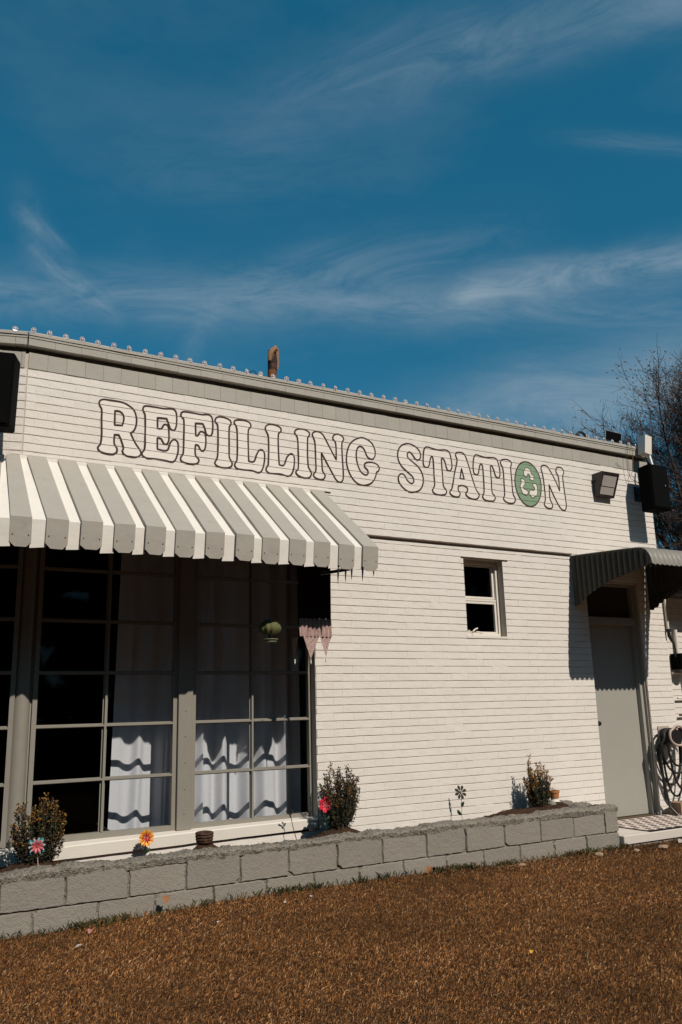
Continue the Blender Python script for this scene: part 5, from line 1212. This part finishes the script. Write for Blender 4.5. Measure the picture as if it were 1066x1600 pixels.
leaf_obj(1.31, -1.32, 0.05, 0.1, m_l4, 'pale pinkish dry leaf on the lawn near the left end of the wall', 0.2)
leaf_obj(1.45, -1.02, 0.055, 0.9, m_l3, 'small pink leaf on the lawn below the left blocks', 0.3)
leaf_obj(1.72, -2.62, 0.035, 0.5, m_l2, 'orange leaf at the bottom edge left of the lawn', 0.3)
leaf_obj(1.98, -0.83, 0.065, 1.3, m_l2, 'brown leaf standing against the lower blocks at the left', 0.5).location.z = 0.06
leaf_obj(6.9, -0.98, 0.10, 0.2, m_l4, 'pale dry leaf on the lawn in front of the door step', 0.2)
for (x, y, s_, lab) in ((5.86, -0.93, 0.045, 'flat tan stone in the leaf litter before the planter end'), (6.28, -0.98, 0.035, 'small tan stone near the corner of the planter'), (6.55, -1.05, 0.05, 'larger tan stone on the lawn just past the planter corner'), (5.0, -0.90, 0.035, 'pale stone chip by the wall left of the flat tan stone'),
                      (2.76, -1.02, 0.012, 'tiny white pebble on the lawn left of centre'), (2.98, -0.98, 0.014, 'tiny white pebble on the lawn just right of another pebble'), (2.20, -1.20, 0.012, 'tiny white chip on the lawn below the left window')):
    q = MB(); rockmesh(q, (x, y, ground_h(x, y)+s_*0.35+0.004), s_, x*3, 0.45); tag(q.build('stone', m_stone if s_ > 0.02 else m_trim, smooth=True), lab, 'stone')

# ================================================================ TREES
def tree(base, h, seed, label, lean=(0, 0), spread=0.55, levels=6, leafy=0.0, twig=0.006, first=0.3, name='bare_tree', leafcols=None, trunk_r=0.16, leaf_s=0.05):
    rr = random.Random(seed); T = thing(name, base, label, 'tree'); tr = MB(); tw = MB(); lf = MB(); cnt = [0]
    BK = [(0.075, 0.052, 0.04), (0.06, 0.042, 0.034), (0.095, 0.062, 0.045)]
    def grow(p, d, L, r, lv):
        n = 3 if lv > 2 else 4; pts = [p]; q = p; dd = d
        for i in range(n):
            dd = (dd + Vector((rr.gauss(0, 0.13), rr.gauss(0, 0.13), rr.gauss(0.03, 0.10)))).normalized(); q = q + dd*L/n; pts.append(q)
        rs = [r*(1-0.42*i/n) for i in range(n+1)]
        (tr if lv < 2 else tw).tube(pts, rs, 7 if lv < 2 else (4 if lv < 4 else 3), caps=False, col=rr.choice(BK))
        cnt[0] += 1
        if leafy and lv >= levels-2 and pts[-1].z > 6.0 and nz(pts[-1], 0.55) > -0.12:
            for k in range(int(leafy*rr.uniform(0.3, 1.7))):
                c = pts[-1].lerp(pts[0], rr.random()) + Vector((rr.gauss(0, .13), rr.gauss(0, .13), rr.gauss(0, .13))); s_ = rr.uniform(0.6, 1.3)*leaf_s
                a = Vector((rr.gauss(0, 1), rr.gauss(0, 1), rr.gauss(0, 1))).normalized()*s_; b = a.orthogonal().normalized()*s_*0.6
                lf.add([c-a, c+b, c+a, c-b], [(0, 1, 2, 3)], rr.choice(leafcols))
        if lv >= levels or (lv >= 3 and pts[-1].z < 4.5): return
        nb = rr.choice([3, 3, 4]) if lv else 5
        for i in range(nb):
            t = first+(1-first)*(i+rr.random())/nb if lv == 0 else rr.uniform(0.35, 1.0)
            k = min(n-1, int(t*n)); o = pts[k].lerp(pts[k+1], t*n-k)
            ax = dd.orthogonal().normalized(); ax = Matrix.Rotation(rr.uniform(0, 6.283), 3, dd) @ ax
            nd = Matrix.Rotation(rr.uniform(0.35, 1.0)*spread*1.6, 3, ax) @ dd
            nd = (nd + Vector((0, 0, 0.12))).normalized()
            grow(o, nd, L*rr.uniform(0.52, 0.78), rs[k]*rr.uniform(0.45, 0.68)+twig*0.3, lv+1)
        grow(pts[-1], dd, L*0.68, rs[-1]*0.95, lv+1)
    grow(Vector(base), Vector((lean[0], lean[1], 1)).normalized(), h*0.36, trunk_r, 0)
    tr.build('trunk', m_bark, T, smooth=True); tw.build('crown', m_twig, T)
    if lf.v: lf.build('leaves', m_twig, T)
    return T
LC = [(0.04, 0.028, 0.018), (0.075, 0.036, 0.024), (0.03, 0.028, 0.016), (0.12, 0.055, 0.034), (0.055, 0.045, 0.026)]
tree((23.0, 8.5, -0.2), 12.6, 5, 'tall bare tree with fine pale twigs at the right edge behind the lean-to', lean=(-0.03, 0), leafy=0, levels=7, trunk_r=0.2)
tree((21.5, 7.6, -0.2), 11.6, 44, 'spreading tree holding dark brown winter leaves behind the right loudspeaker', lean=(0.04, 0), leafy=5.0, name='leafy_tree', leafcols=LC, levels=6, spread=0.72, trunk_r=0.2, leaf_s=0.045)
tree((22.6, 12.5, -0.2), 7.9, 31, 'low bare tree whose twig tips show above the roof near the solar panel', leafy=0, levels=7, spread=0.6)

# unseen trees added behind the camera to cut sky light and darken window reflections
q = MB(); rr = random.Random(77)
for i in range(9000):
    x = rr.uniform(-60, 70); top = 14.0+2.0*nz((x*0.12, 1, 0))*2+1.2*nz((x*0.6, 4, 0)); z = top*rr.random()**0.8; y = -26+rr.gauss(0, 1.6); s_ = rr.uniform(0.5, 1.1)
    a = Vector((rr.gauss(0, 1), rr.gauss(0, .5), rr.gauss(0, 1))).normalized()*s_; b = a.cross(Vector((rr.gauss(0, .4), 1, rr.gauss(0, .4)))).normalized()*s_*0.8; c = Vector((x, y, z))
    q.add([c-a, c+b, c+a, c-b], [(0, 1, 2, 3)], rr.choice([(0.03, 0.028, 0.014), (0.045, 0.034, 0.018), (0.025, 0.02, 0.012)]))
tag(q.build('sky_blocker_trees', m_twig), 'unseen dark tree line added behind the camera to block sky light', kind='stuff')
